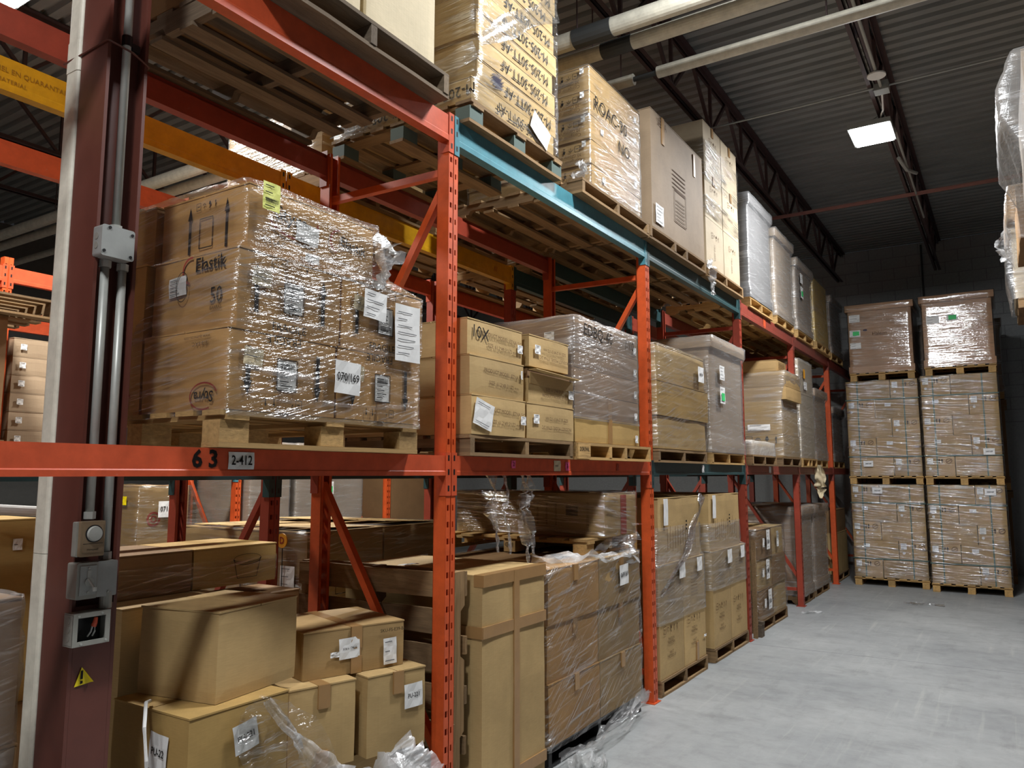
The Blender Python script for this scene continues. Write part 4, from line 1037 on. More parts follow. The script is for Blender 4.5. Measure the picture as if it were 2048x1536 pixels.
tag(obj('loose_plank', G().prism([(0.0, 0.0), (0.03, 0.0), (0.05, 0.9), (0.02, 0.95)], 'x', -0.02, 0.02), 'wood_old', None, (-2.185, 7.83, 0.0)), 'thin splintered plank leaning beside the third orange post', 'plank')
tag(obj('loose_bracket', G().box(-0.02, 0.02, -0.05, 0.05, 0, 0.12).box(-0.015, 0.03, -0.03, 0.03, 0.12, 0.15), 'wood_grey', None, (-2.16, 7.95, 0.0)), 'small dark wood chunk on the floor by the third orange post', 'wood block')
gaylord(-3.15, -2.2, 10.09, 10.75, 0.0, 1.19, 'left grey one of the shrouded pair on the floor', 'brown', 'film_grey', seed=18, pmat='wood_old')
gaylord(-3.15, -2.2, 10.82, 11.72, 0.0, 1.19, 'right grey one of the shrouded pair on the floor', 'brown', 'film_grey', seed=19, pmat='wood_old')
pallet(-3.1, -2.22, 12.42, 13.4, 0.0, 'pallet on the floor past the last orange post', 's', 0.11, 'wood_old')
b = carton(-3.1, -2.23, 12.42, 13.4, 0.112, 0.72, 'lower carton on the floor past the last orange post', 'tan'); b = carton(-3.1, -2.24, 12.42, 13.38, 0.722, 1.06, 'upper dark-wrapped carton on the floor past the last orange post', 'brown')

# ================================================================== the two stacks closing the aisle
def end_stack(x0, x1, yf, side, nums, seed):
    yb = yf + 1.0; Wd = x1 - x0
    tiers = ((0.0, 0.12, 1.45, 'lower'), (1.452, 0.12, 2.97, 'middle'))
    for ti, (z0, ph_, zt, tn) in enumerate(tiers):
        pallet(x0, x1, yf, yb, z0, 'pallet under the %s tier of the %s end-of-aisle stack' % (tn, side), 'b', ph_, 'wood_new')
        nl = 5; zb = z0 + ph_ + 0.001; hh = (zt - zb) / nl
        for k in range(nl):
            flip = (k + seed + ti) % 2
            split = x0 + Wd * (0.40 if flip else 0.62)
            for j, (p, q) in enumerate(((x0 + 0.01, split - 0.002), (split + 0.002, x1 - 0.01))):
                b = carton(p, q, yf + 0.01, yb - 0.01, zb + hh * k, zb + hh * (k + 1) - 0.002, '%s-layer %s carton in the %s tier of the %s end stack' % (ORD[k], ('left', 'right')[j], tn, side), 'kraft', amp=0.004, seam='x')
                if (j == 0) == bool(flip):
                    sticker(b, 'L', 0.17, 0.72, 0.075, 0.085, lines=3, off=0.004)
                    polys(b, 'L', 0.17, 0.36, ring_polys(0.017, 0.017, 0.012, 14), 'paper')
                    for du in (0.48, 0.57): polys(b, 'L', du, 0.74, arrow_polys(0.012, 0.065, 0.032, 0.03), 'ink', name='printed_arrow')
                    polys(b, 'L', 0.80, 0.74, ring_polys(0.04, 0.034, 0.007, 18) + [rect(0, 0, 0.06, 0.008)], 'brown_ink', 30)
                elif (k % 2): sticker(b, 'L', 0.3, 0.7, 0.08, 0.05, lines=1, off=0.004)
        for xs in (x0 + Wd * 0.17, x0 + Wd * 0.80):
            tag(obj('vertical_strap', G().box(xs - 0.008, xs + 0.008, yf + 0.0035, yf + 0.005, zb, zt).box(xs - 0.008, xs + 0.008, yf, yb, zt - 0.001, zt + 0.0005), 'green_strap'), 'green vertical strap, %s one on the %s tier of the %s end stack' % ('left' if xs < (x0 + x1) / 2 else 'right', tn, side), 'strap')
        for zz_ in (zb + hh * 1.0, zb + hh * 4.0):
            tag(obj('horizontal_strap', G().box(x0, x1, yf + 0.001, yf + 0.003, zz_ - 0.008, zz_ + 0.008).box(x1 - 0.005, x1 - 0.003, yf, yb, zz_ - 0.008, zz_ + 0.008), 'green_strap'), 'green horizontal strap, %s one on the %s tier of the %s end stack' % ('lower' if zz_ < (zb + zt) / 2 else 'upper', tn, side), 'strap')
        f = wrap([(zb, x0, x1, yf, yb), (zt, x0, x1, yf, yb)], 'glossy film around the %s tier of the %s end stack' % (tn, side), 'film_shiny', 0.006, seed * 3 + ti, out=0.006)
        nx, nz = nums[ti][1:]
        film_sticker(f, nx, nz, 0.13, 0.085, (nums[ti][0], 0.03), face='L', name='pallet_number_sheet')
    return yb
end_stack(-1.99, -1.01, 12.38, 'left', (('042/169', -1.62, 1.36), ('044/169', -1.72, 1.75)), 1)
end_stack(-0.98, -0.04, 12.20, 'right', (('050/169', -0.22, 1.36), ('049/169', -0.20, 1.90)), 2)
t = gaylord(-1.93, -1.03, 12.40, 13.36, 2.975, 4.13, 'top of the left end-of-aisle stack', 'rosy_card', 'film_gloss', seed=21, ptype='b', face='L', ph_h=0.12)
sticker(t, 'L', 0.12, 0.80, 0.15, 0.11, lines=3); s_ = sticker(t, 'L', 0.12, 0.58, 0.15, 0.10, lines=2)
obj('green_patch', G().poly([(-0.03, -0.03, 0.004), (0.06, -0.03, 0.004), (0.06, 0.03, 0.004), (-0.03, 0.03, 0.004)]), 'green_paper', s_)
sticker(t, 'L', 0.12, 0.40, 0.15, 0.09, lines=3); text(t, 'L', 0.50, 0.56, 0.07, 'Haleon', 'brown_ink'); polys(t, 'L', 0.28, 0.62, ring_polys(0.03, 0.014, 0.012, 16), 'blue_ink')
t = gaylord(-0.92, -0.03, 12.22, 13.18, 2.975, 4.11, 'top of the right end-of-aisle stack', 'rosy_card', 'film_gloss', seed=22, ptype='b', face='L', ph_h=0.12)
sticker(t, 'L', 0.16, 0.66, 0.16, 0.11, lines=3); s_ = sticker(t, 'L', 0.44, 0.67, 0.14, 0.09, lines=2)
obj('green_patch', G().poly([(-0.045, -0.03, 0.004), (0.05, -0.03, 0.004), (0.05, 0.03, 0.004), (-0.045, 0.03, 0.004)]), 'green_paper', s_)
for n_, (xa, xb) in enumerate(((-1.95, -1.0), (-0.92, 0.03))):
    for k in range(3):
        gaylord(xa, xb, 13.65, 14.6, (0, 1.36, 2.72)[k], (1.35, 2.71, 3.95)[k], '%s tier of the rear %s stack behind the aisle end' % (('lower', 'middle', 'upper')[k], ('left', 'right')[n_]), 'dark_kraft', 'film_grey', seed=23 + k + 3 * n_, film=(k == 2))

# ================================================================== right-hand rack: only its overhanging upper loads reach into view
for i, y in enumerate((4.2, 6.6, 9.0, 11.4)):
    frame(1.20, 0.32, y, 3.336, 'frame of the right-hand rack outside the aisle, %s from the viewpoint' % ('first', 'second', 'third', 'fourth')[i], 'rack_orange')
for i, (a, b_) in enumerate(((4.2, 6.6), (6.6, 9.0), (9.0, 11.4))):
    beam(a + 0.04, b_ - 0.04, 0.32, 3.34, 0.13, 'beam_red', 'red aisle-side upper beam of the right-hand rack, %s bay' % ('near', 'middle', 'far')[i], -1)
    beam(a + 0.04, b_ - 0.04, 1.20, 3.34, 0.13, 'beam_red', 'red rear upper beam of the right-hand rack, %s bay' % ('near', 'middle', 'far')[i], 1)
def right_load(y0, y1, zt, ph, xp, xb, xm, xt, mat, fm, seed):
    pallet(xp, 1.1, y0, y1, Z2, 'pallet under ' + ph, 's', 0.11, 'wood_old')
    m_ = max(xb, xt) + 0.02
    carton(m_, 1.08, y0 + 0.02, y1 - 0.02, Z2 + 0.112, zt - 0.01, 'carton of ' + ph, mat, amp=0.02, res=2)
    zm = (Z2 + zt) / 2 + 0.05
    wrap([(Z2 + 0.10, xb, 1.08, y0, y1), (zm - 0.08, xm, 1.08, y0, y1), (zm + 0.08, xm, 1.08, y0, y1), (zt, xt, 1.06, y0 + 0.02, y1 - 0.02)], 'film around ' + ph, fm, 0.015, seed)
right_load(5.1, 6.35, 4.05, 'the silver-wrapped load at the upper right edge', 0.24, 0.19, 0.08, 0.17, 'grey_card', 'film_grey', 30)
right_load(7.1, 8.2, 3.88, 'the load with a brown top at the right edge', 0.24, 0.17, 0.11, 0.14, 'brown', 'film_grey', 31)
right_load(9.6, 10.75, 4.22, 'the ragged tan load at the right edge', 0.20, 0.16, 0.12, 0.15, 'pale_card', 'film_hazy', 32)
ribbon([(0.15, 9.55, 4.2), (0.08, 9.57, 4.0), (0.1, 9.57, 3.85)], [0.08, 0.16, 0.05], 'ragged white film flap on the tan load at the right edge', 'film_white', seed=33, crumple=0.05)
# ================================================================== ground level, left bay: loose cartons
def turned(cx, cy, sx, sy, z0, z1, label, rz, **kw):
    return carton(cx - sx / 2, cx + sx / 2, cy - sy / 2, cy + sy / 2, z0, z1, label, rz=rz, **kw)
pallet(-3.22, -2.28, 1.66, 2.70, 0.0, 'pallet under the loose plain cartons on the floor', 's', 0.115, 'wood_old')
carton(-2.74, -2.31, 1.65, 2.10, 0.117, 0.40, 'low carton beneath the three-sheet carton', 'brown')
b = carton(-2.74, -2.30, 1.64, 2.06, 0.402, 0.805, 'carton with three white sheets under the big plain carton', 'golden_card', amp=0.005, res=1)
sticker(b, 'L', 0.66, 0.68, 0.10, 0.12, big=('PU-22', 0.034), rot=-4); sticker(b, 'L', 0.68, 0.33, 0.24, 0.12, big=('ITEM NO: C00137L1SE', 0.017), rot=-6)
text(b, 'L', 0.66, 0.27, 0.017, 'QTY 50 PCS', 'ink', -6, off=0.0115)
sticker(b, 'F', 0.52, 0.73, 0.10, 0.10, big=('PU-221', 0.03), rot=10, off=0.012)
b = turned(-2.575, 1.957, 0.38, 0.42, 0.807, 1.118, 'big plain carton tilted on top of the three-sheet carton', 9, mat='tan', amp=0.007, tape='', seam='x', res=2)
carton(-2.76, -2.40, 2.13, 2.70, 0.117, 0.30, 'wrapped low carton beneath the taped pair', 'brown')
carton(-2.70, -2.36, 2.15, 2.68, 0.302, 0.438, 'flat carton beneath the taped pair', 'tan')
def corner_box(x, y, rz, sx, sy, z0, z1, label, **kw):
    c, s = math.cos(math.radians(rz)), math.sin(math.radians(rz)); lx, ly = -sx / 2, sy / 2
    return turned(x + lx * c - ly * s, y + lx * s + ly * c, sx, sy, z0, z1, label, rz, **kw)
b = corner_box(-2.40, 2.145, -17, 0.34, 0.295, 0.44, 0.764, 'taped plain carton left of its labelled twin carton', mat='tan', amp=0.006, tape='TFf', seam='x', res=1)
b = corner_box(-2.285, 2.462, -14, 0.33, 0.30, 0.44, 0.764, 'carton with white square label beside the first orange post', mat='tan', amp=0.007, tape='F', seam='x', res=1)
sticker(b, 'F', 0.76, 0.66, 0.095, 0.10, big=('PU-221', 0.026), rot=2)
b = corner_box(-2.45, 2.256, -18, 0.44, 0.478, 0.766, 0.957, 'flat carton with white slips lying on the taped pair', mat='kraft', amp=0.004, tape='TFf', seam='x', res=1)
sticker(b, 'F', 0.43, 0.56, 0.095, 0.085, big=('SO# is 174610', 0.013), rot=2); sticker(b, 'F', 0.29, 0.46, 0.04, 0.022, lines=1)
sticker(b, 'F', 0.84, 0.36, 0.065, 0.11, lines=3, rot=2); text(b, 'F', 0.87, 0.82, 0.02, 'SKU-FS-E39-BL', 'ink')
obj('tape', G().box(0.22, 0.2255, -0.025, 0.02, 0.0, 0.19), 'tape', b)
carton(-3.22, -2.78, 1.68, 2.14, 0.117, 0.44, 'hidden lower carton behind the three-sheet carton', 'brown')
b = carton(-3.20, -2.80, 1.69, 2.16, 0.442, 1.10, 'shaded tall carton between the steel column and the big plain carton', 'kraft', amp=0.006)
sticker(b, 'L', 0.66, 0.60, 0.08, 0.12, lines=1)
carton(-3.22, -2.92, 2.18, 2.66, 0.117, 1.05, 'tall shaded carton under the bucket-print carton', 'brown')
b = carton(-3.40, -2.98, 1.66, 2.105, 1.102, 1.275, 'left of the two shaded flat cartons at the back of the left bay', 'brown')
b = carton(-3.40, -2.98, 2.11, 2.56, 1.102, 1.275, 'carton with bucket outline print at the back of the left bay', 'golden_card')
bk = ring_polys(0.075, 0.02, 0.002, 22) + [[(-0.075, 0), (-0.072, 0), (-0.052, -0.085), (-0.055, -0.085)], [(0.075, 0), (0.072, 0), (0.052, -0.085), (0.055, -0.085)], rect(0, -0.086, 0.108, 0.0025)] + ring_polys(0.078, 0.03, 0.0025, 22, math.pi, 2 * math.pi)
polys(b, 'F', 0.62, 0.66, bk, 'ink', name='bucket_outline')
wrap([(1.11, -3.40, -2.98, 1.66, 2.56), (1.22, -3.40, -2.98, 1.66, 2.56)], 'thin film round the two shaded flat cartons at the back', 'film_clear', 0.004, 40, top=False)
# film draped over the three-sheet carton and below the pair
ribbon([(-2.275, 1.86, 0.80), (-2.26, 1.92, 0.70), (-2.25, 2.02, 0.58), (-2.22, 2.18, 0.47)], [0.10, 0.26, 0.34, 0.20], 'clear crinkled film draped over the three-sheet carton', 'film_clear', seed=41, crumple=0.02, up=(1, 0, 0), n=14, twist=0.15)
ribbon([(-2.27, 1.93, 0.80), (-2.24, 2.03, 0.66), (-2.22, 2.12, 0.55), (-2.16, 2.25, 0.44)], [0.03, 0.05, 0.09, 0.14], 'white film tail running down between the loose plain cartons', 'film_white', seed=42, crumple=0.02, up=(1, 0, 0), n=10)
ribbon([(-2.22, 2.30, 0.40), (-2.16, 2.50, 0.42), (-2.14, 2.68, 0.43)], [0.16, 0.24, 0.20], 'crumpled film heap under the taped pair', 'film_white', seed=43, crumple=0.06, n=12)
tag(obj('loose_strap', G().tube([(-2.55, 1.66, 0.82), (-2.48, 1.60, 0.84), (-2.42, 1.56, 0.78), (-2.40, 1.56, 0.68), (-2.41, 1.57, 0.60)], 0.006, 8), 'paper'), 'thin white strap looping beside the three-sheet carton', 'strap')
# shaded wrapped load behind the column and pieces beyond it
pallet(-3.35, -2.78, 0.60, 1.36, 0.0, 'pallet under the dusty wrapped load by the column', 's', 0.115, 'wood_old')
b = carton(-3.35, -2.80, 0.60, 1.36, 0.117, 0.72, 'lower carton with black lettering left of the steel column', 'dark_kraft', amp=0.005)
text(b, 'F', 0.93, 0.78, 0.05, 'Porte Double', 'ink'); text(b, 'F', 0.93, 0.68, 0.05, 'Ingénierie', 'ink'); text(b, 'F', 0.96, 0.25, 0.045, 'Porte Double', 'ink')
b = carton(-3.35, -2.81, 0.60, 1.35, 0.722, 1.19, 'upper carton of the dusty wrapped load by the column', 'dark_kraft', amp=0.006)
wrap([(0.12, -3.35, -2.8, 0.60, 1.36), (1.20, -3.35, -2.81, 0.60, 1.35)], 'dusty film around the dusty load by the column', 'film_hazy', 0.01, 44)
b = carton(-4.15, -3.75, 1.44, 1.86, 0.60, 1.40, 'golden carton beyond the wrapped load at the left edge', 'golden_card'); sticker(b, 'F', 0.75, 0.86, 0.04, 0.05, lines=1)
carton(-4.15, -3.70, 1.40, 1.90, 0.0, 0.598, 'brown carton under the golden carton at the left edge', 'brown')
tag(obj('white_tube', G().tube([(-3.66, 1.50, 1.46), (-3.60, 1.95, 1.42)], 0.022, 12), 'paper'), 'white tube lying on the golden carton at the left edge', 'tube')

# ================================================================== ground level, second bay
R = Matrix(((0, 1, 0), (0, 0, -1), (-1, 0, 0)))
pallet(-3.2 + 0.015, -2.06 + 0.015, 0, 1.03, 0.0, 'pallet standing on edge beside the first orange post', 's', 0.115, 'wood_old', rot=R.to_euler())
pl_ = [o for o in COL.objects if o.get('label') == 'pallet standing on edge beside the first orange post'][0]
pl_.location = (-2.72, 3.050, 0.572)
b = carton(-3.05, -2.15, 3.095, 3.685, 0.02, 1.115, 'very tall taped carton between the upright pallet and the 069/169 load', 'tan', amp=0.007, res=2, tape='V')
for zz_ in (0.085, 0.80):
    obj('tape', G().box(0.44, 0.4575, -0.296, 0.296, zz_, zz_ + 0.055).box(-0.44, 0.455, -0.302, -0.294, zz_, zz_ + 0.055), 'tape', b)
obj('tape', G().box(0.40, 0.458, -0.296, 0.296, 1.04, 1.0965), 'tape', b)
sticker(b, 'T', 0.2, 0.62, 0.12, 0.06, big=('K-MR 5E', 0.02))
pallet(-3.10, -2.20, 3.80, 5.06, 0.0, 'low black pallet under the 069/169 load', 's', 0.12, 'black_rubber')
zz = [0.122, 0.455, 0.765, 1.075]
for k in range(3):
    for j in range(2):
        ya, yb = ((3.78 - 0.0, 4.415), (4.42, 5.05))[j]
        b = carton(-2.66, -2.185 - 0.01 * (k == 1), ya, yb, zz[k], zz[k + 1] - 0.002, '%s %s front carton of the 069/169 load' % (ORD[k], ('left', 'right')[j]), 'orange_kraft' if j == 0 else 'kraft', amp=0.009, tape='F')
        carton(-3.12, -2.67, ya, yb, zz[k], zz[k + 1] - 0.002, '%s %s rear carton of the 069/169 load' % (ORD[k], ('left', 'right')[j]), 'brown')
f_ = wrap([(0.10, -3.12, -2.185, 3.78, 5.05), (0.46, -3.12, -2.185, 3.78, 5.055), (1.08, -3.12, -2.19, 3.775, 5.05)], 'tightly pulled slanting film around the 069/169 load', 'film_steep', 0.010, 45, slant=0.7)
film_sticker(f_, 4.755, 0.945, 0.135, 0.13, ('069/169', 0.044), name='pallet_number_sheet', rot=2)
ribbon([(-2.4, 3.95, 1.10), (-2.25, 4.2, 1.11), (-2.2, 4.45, 1.07), (-2.2, 4.75, 1.06), (-2.2, 5.05, 1.0)], [0.06, 0.14, 0.08, 0.10, 0.05], 'twisted white film rope across the top of the 069/169 load', 'film_white', seed=46, crumple=0.03)
ribbon([(-2.3, 4.55, 1.08), (-2.22, 4.8, 1.15), (-2.2, 5.04, 1.16)], [0.06, 0.2, 0.22], 'bunched white film peak at the top right of the 069/169 load', 'film_hazy', seed=47, crumple=0.05, up=(1, 0, 0))
ribbon([(-2.14, 3.86, 0.05), (-2.10, 4.2, 0.06), (-2.12, 4.6, 0.08), (-2.16, 5.04, 0.14)], [0.08, 0.12, 0.12, 0.08], 'grey film rope along the floor edge of the 069/169 load', 'film_hazy', seed=48, crumple=0.04)
ribbon([(-2.12, 3.88, 0.03), (-2.04, 3.92, 0.05), (-2.0, 3.99, 0.03), (-1.97, 4.04, 0.02)], [0.08, 0.14, 0.10, 0.05], 'crumpled ball of white film on the floor by the 069/169 load', 'film_white', seed=49, crumple=0.05, n=10)
# wide carton on a pallet at the back of the bay
q = pallet(-3.42, -2.26, 4.40, 5.06, 1.085, 'pallet with stencilled block lying on top of the 069/169 load', 'b', 0.105, 'wood_new')
obj('printed_text', text_mesh('GP1', 0.0), 'ink', q, (0.0, -0.331, 0.045), BASIS['L'].to_euler(), (0.04, 0.04, 1))
b = carton(-3.40, -2.21, 4.56, 5.06, 1.192, 1.475, 'long wide carton lying on the stencilled-block pallet', 'kraft', amp=0.005, res=2)
text(b, 'L', 0.9, 0.45, 0.026, '201202301101111', 'brown_ink', 90); polys(b, 'L', 0.80, 0.6, [rect(0.008 * i - 0.03, 0, 0.004 if i % 3 else 0.006, 0.09) for i in range(9)], 'ink', 90); text(b, 'L', 0.48, 0.4, 0.05, 'AF', 'brown_ink')
for u in (0.58, 0.64, 0.70): text(b, 'L', u, 0.5, 0.022, 'WATERBORNE', 'brown_ink', 90)
wrap([(1.20, -3.40, -2.21, 4.56, 5.06), (1.478, -3.40, -2.21, 4.56, 5.06)], 'glossy film around the long wide carton', 'film_shiny', 0.007, 50)
obj('red_band', G().box(-2.2085, -2.207, 4.80, 4.89, 1.20, 1.46), 'red_ink', None)
rb = [o for o in COL.objects if o.name.startswith('red_band')][0]; tag(rb, 'red tape band on the end of the long wide carton', 'tape')
carton(-3.3, -2.28, 5.10, 5.235, 0.0, 1.46, 'narrow tall carton squeezed before the second orange post', 'golden_card')
for k, (yy, w_, zz_) in enumerate(((3.30, 0.10, 1.32), (3.42, 0.06, 1.30), (3.60, 0.14, 1.22), (3.66, 0.10, 1.28))):
    ribbon([(-2.24, yy, 1.60), (-2.23, yy + 0.02, 1.5), (-2.24, yy - 0.01, 1.4), (-2.24, yy + 0.05, zz_), (-2.24, yy + 0.06, zz_ - 0.12)], [w_ * 0.8, w_ * 0.5, w_ * 0.7, w_ * 0.4, 0.01], 'torn clear film strip hanging under the lower orange beam, %s from left' % ORD[k].replace('bottom', 'first'), 'film_hazy', seed=52 + k, crumple=0.012)

# ================================================================== second and third rack rows, seen through the bays
for k, (ya, yb, zt, m_, fm) in enumerate(((3.10, 4.10, 3.85, 'kraft', 'film_clear'), (4.20, 5.15, 4.1, 'kraft', 'film_clear'), (5.5, 6.5, 4.1, 'brown', 'film_clear'), (6.6, 7.55, 4.0, 'brown', 'film_grey'))):
    ph = '%s load on the upper shelf of the second rack row' % ('first', 'second', 'third', 'fourth')[k]
    pallet(-4.25, -3.34, ya, yb, 3.30, 'pallet under the ' + ph, 's', 0.115, 'wood_old')
    carton(-4.24, -3.36, ya + 0.02, yb - 0.02, 3.417, zt, 'carton of the ' + ph, m_, amp=0.01)
    wrap([(3.42, -4.24, -3.36, ya + 0.02, yb - 0.02), (zt + 0.005, -4.24, -3.36, ya + 0.02, yb - 0.02)], 'film around the ' + ph, fm, 0.008, 60 + k)
for k, (ya, yb, zt, m_) in enumerate(((4.30, 5.15, 2.15, 'brown'), (5.5, 6.5, 2.3, 'brown'), (6.6, 7.5, 2.2, 'kraft'))):
    ph = '%s load on the lower shelf of the second rack row' % ('first', 'second', 'third', 'fourth')[k]
    pallet(-4.25, -3.38, ya, yb, 1.66, 'pallet under the ' + ph, 's', 0.115, 'wood_old')
    carton(-4.24, -3.40, ya + 0.02, yb - 0.02, 1.777, zt, 'carton of the ' + ph, m_, amp=0.01)
# ground of the second row: the large wrapped cartons behind the first frame
pallet(-4.55, -3.40, 3.15, 4.42, 0.0, 'pallet under the dusty wrapped cartons behind the first frame', 's', 0.115, 'wood_old')
carton(-4.50, -3.42, 3.17, 4.40, 0.117, 0.70, 'brown carton beneath the dusty wrapped cartons behind the first frame', 'brown')
for j, (xa, xb) in enumerate(((-4.55, -3.98), (-3.97, -3.40))):
    for i, (ya, yb) in enumerate(((3.14, 3.78), (3.79, 4.42))):
        b = carton(xa, xb, ya, yb, 0.702, 1.265, 'dusty wrapped carton behind the first frame, %s %s' % (('far', 'near')[j], ('left', 'right')[i]), 'kraft', amp=0.008, res=1)
        for s in (-1, 1): obj('raised_flap', G().bar((s * 0.13, -0.27, 0.575 + 0.01 * (i + j)), (s * 0.13, 0.27, 0.568), 0.24, 0.004), 'tan', b)
        if j == 1 and i == 1: sticker(b, 'F', 0.55, 0.5, 0.16, 0.15, lines=5, off=0.014); sticker(b, 'F', 0.85, 0.5, 0.10, 0.09, lines=2, off=0.014)
        if j == 1 and i == 0: polys(b, 'F', 0.45, 0.45, frame_polys(0.13, 0.12, 0.004), 'ink'); sticker(b, 'F', 0.1, 0.75, 0.1, 0.1, off=0.014); sticker(b, 'L', 0.75, 0.55, 0.12, 0.12, lines=3, off=0.014)
wrap([(0.62, -4.55, -3.40, 3.14, 4.42), (1.27, -4.55, -3.40, 3.14, 4.42)], 'dusty film around the cartons behind the first frame', 'film_clear', 0.01, 70, inset=0.2)
t = thing('round_tag', 'yellow-orange round tag lettered D on the dusty wrapped cartons', 'tag', (-3.58, 3.116, 1.215))
obj('disc', G().tube([(0, 0, 0), (0, -0.006, 0)], 0.042, 24), 'orange_disc', t); DIM[t.name] = (0, 0, 0)
text(t, 'L', 0.5, 0, 0.055, 'D', 'red_ink', bold=0.02, off=0.0075); obj('string', G().tube([(0, 0.0, 0.04), (0, 0.002, -0.5)], 0.0025, 6), 'ink', t)
# far aisle and third row
pallet(-7.6, -6.75, 4.15, 4.98, 0.0, 'pallet under the wrapped 071/169 carton in the far aisle', 's', 0.115, 'wood_old')
carton(-7.6, -6.76, 4.16, 4.97, 0.117, 0.80, 'brown carton below the 071/169 carton', 'brown')
b = carton(-7.55, -6.76, 4.18, 4.70, 0.802, 1.49, 'carton with red ring logo inside the 071/169 wrap', 'kraft')
polys(b, 'F', 0.3, 0.55, ring_polys(0.07, 0.07, 0.02, 20) + ring_polys(0.035, 0.035, 0.015, 14), 'red_ink'); text(b, 'F', 0.65, 0.6, 0.08, 'canuwa', 'red_ink')
obj('strap', G().box(0.395, 0.40, 0.12, 0.14, 0, 0.69), 'paper', b)
f_ = wrap([(0.60, -7.6, -6.75, 4.16, 4.97), (1.0, -7.6, -6.75, 4.16, 4.97), (1.49, -7.56, -6.76, 4.18, 4.72)], 'clear film tent around the 071/169 carton in the far aisle', 'film_clear', 0.015, 71)
film_sticker(f_, 4.47, 1.27, 0.22, 0.15, ('071/169', 0.068), name='pallet_number_sheet'); film_sticker(f_, -7.2, 1.2, 0.22, 0.36, face='L', lines=5)
sticker(b, 'L', 0.35, 0.9, 0.16, 0.12, lines=4, off=0.02); sticker(b, 'L', 0.75, 0.8, 0.08, 0.08, 'warning_yellow', off=0.02)
b = carton(-7.4, -6.6, 5.02, 5.45, 0.3, 1.02, 'low carton with yellow dot beside the 071/169 carton', 'grey_card'); polys(b, 'F', 0.7, 0.88, ring_polys(0.045, 0.045, 0.044, 18), 'warning_yellow')
carton(-7.4, -6.62, 5.02, 5.45, 0.0, 0.298, 'carton on the floor beneath the low carton with yellow dot', 'brown')
gaylord(-7.85, -6.9, 5.53, 6.12, 0.0, 1.95, 'left grey shrouded one in the third row', 'grey_card', 'film_grey', seed=72)
gaylord(-7.85, -6.9, 6.18, 7.30, 0.0, 1.95, 'right grey one in the third row with green slip', 'grey_card', 'film_grey', seed=73, green=(0.45, 0.72))
carton(-7.85, -7.0, 7.93, 8.8, 0.0, 1.6, 'dark carton at the end of the third row', 'dark_kraft')
pallet(-7.85, -6.98, 3.2, 4.15, 1.70, 'pallet under the flat ribbed cartons on the third row', 's', 0.115, 'wood_old')
for k in range(6):
    b = carton(-7.85, -6.97, 3.12, 4.1, 1.817 + 0.155 * k, 1.97 + 0.155 * k, '%s flat ribbed carton on the lower shelf of the third row' % ORD[k], 'grey_card', amp=0.008)
    sticker(b, 'F', 0.08, 0.5, 0.05, 0.05, lines=2)
pallet(-7.0, -6.1, 2.05, 3.02, 2.775, 'pallet lying on top of the dark stack left of the steel column', 's', 0.15, 'wood_old')
for k in range(3): carton(-6.95, -6.2, 2.1, 2.79 - 0.03 * k, 0.0 + 0.925 * k, 0.923 + 0.925 * k, '%s dark tall carton left of the steel column beyond the racks' % ORD[k], 'dark_kraft', amp=0.01)
pallet(-7.85, -6.98, 4.0, 4.9, 3.34, 'pallet on the top beam of the third row', 's', 0.115, 'wood_new')
carton(-7.85, -6.97, 4.0, 4.9, 3.457, 3.95, 'white-wrapped carton on the top beam of the third row', 'pale_card')
# loads of the third row's far end, and the side of the hall, keep the view closed
for k, yy in enumerate((0.8, 1.8)):
    carton(-7.85, -7.0, yy, yy + 0.9, 0.0, 1.5, 'tall brown carton on the floor of the third row, %s' % ('leftmost', 'next to leftmost')[k], 'brown')

# ================================================================== the steel column with its pipe and electrical boxes
CX0, CX1, CY0, CY1 = -2.56, -2.40, 1.29, 1.43
t = thing('steel_column', 'maroon steel column standing inside the left rack bay', 'column', ((CX0 + CX1) / 2, (CY0 + CY1) / 2, 0))
hx, hy = (CX1 - CX0) / 2, (CY1 - CY0) / 2; col_t = t
obj('flange', G().box(-hx, hx, -hy, -hy + 0.011, 0, CZ), 'maroon_steel', t); obj('flange', G().box(-hx, hx, hy - 0.011, hy, 0, CZ), 'maroon_steel', t)
obj('web', G().box(0.025, 0.037, -hy + 0.011, hy - 0.011, 0, CZ), 'maroon_steel', t)
obj('cover_plate', G().box(hx - 0.004, hx, -hy + 0.0115, hy - 0.0115, 0, 1.20), 'maroon_steel', t)
obj('base_plate', G().box(-hx, hx + 0.05, -hy, hy + 0.07, 0, 0.02), 'maroon_steel', t)
obj('tie_wire', G().tube([(-hx - 0.09, -hy - 0.012, 3.0), (-hx, -hy - 0.004, 3.01), (hx, -hy - 0.003, 3.015), (hx + 0.004, -hy, 3.015), (hx + 0.028, 0, 2.995), (hx + 0.004, hy, 2.985), (hx, hy + 0.004, 2.985), (-hx, hy + 0.01, 2.98)], 0.0035, 6), 'maroon_steel', t)
s_ = obj('warning_sticker', G().poly([(hx + 0.003, -0.05, 0.965), (hx + 0.003, 0.0, 0.97), (hx + 0.004, -0.03, 1.02)]).poly([(hx + 0.004, -0.03, 1.02), (hx + 0.003, 0.0, 0.97), (hx + 0.012, 0.004, 0.972)]), 'warning_yellow', t); s_['label'] = 'yellow warning triangle with black exclamation mark'
obj('exclamation_mark', G().poly([(hx + 0.0055, -0.034, 0.985), (hx + 0.0055, -0.026, 0.985), (hx + 0.0055, -0.026, 1.010), (hx + 0.0055, -0.033, 1.010)]).poly([(hx + 0.0055, -0.034, 0.971), (hx + 0.0055, -0.026, 0.972), (hx + 0.0055, -0.026, 0.980), (hx + 0.0055, -0.034, 0.980)]), 'ink', s_)
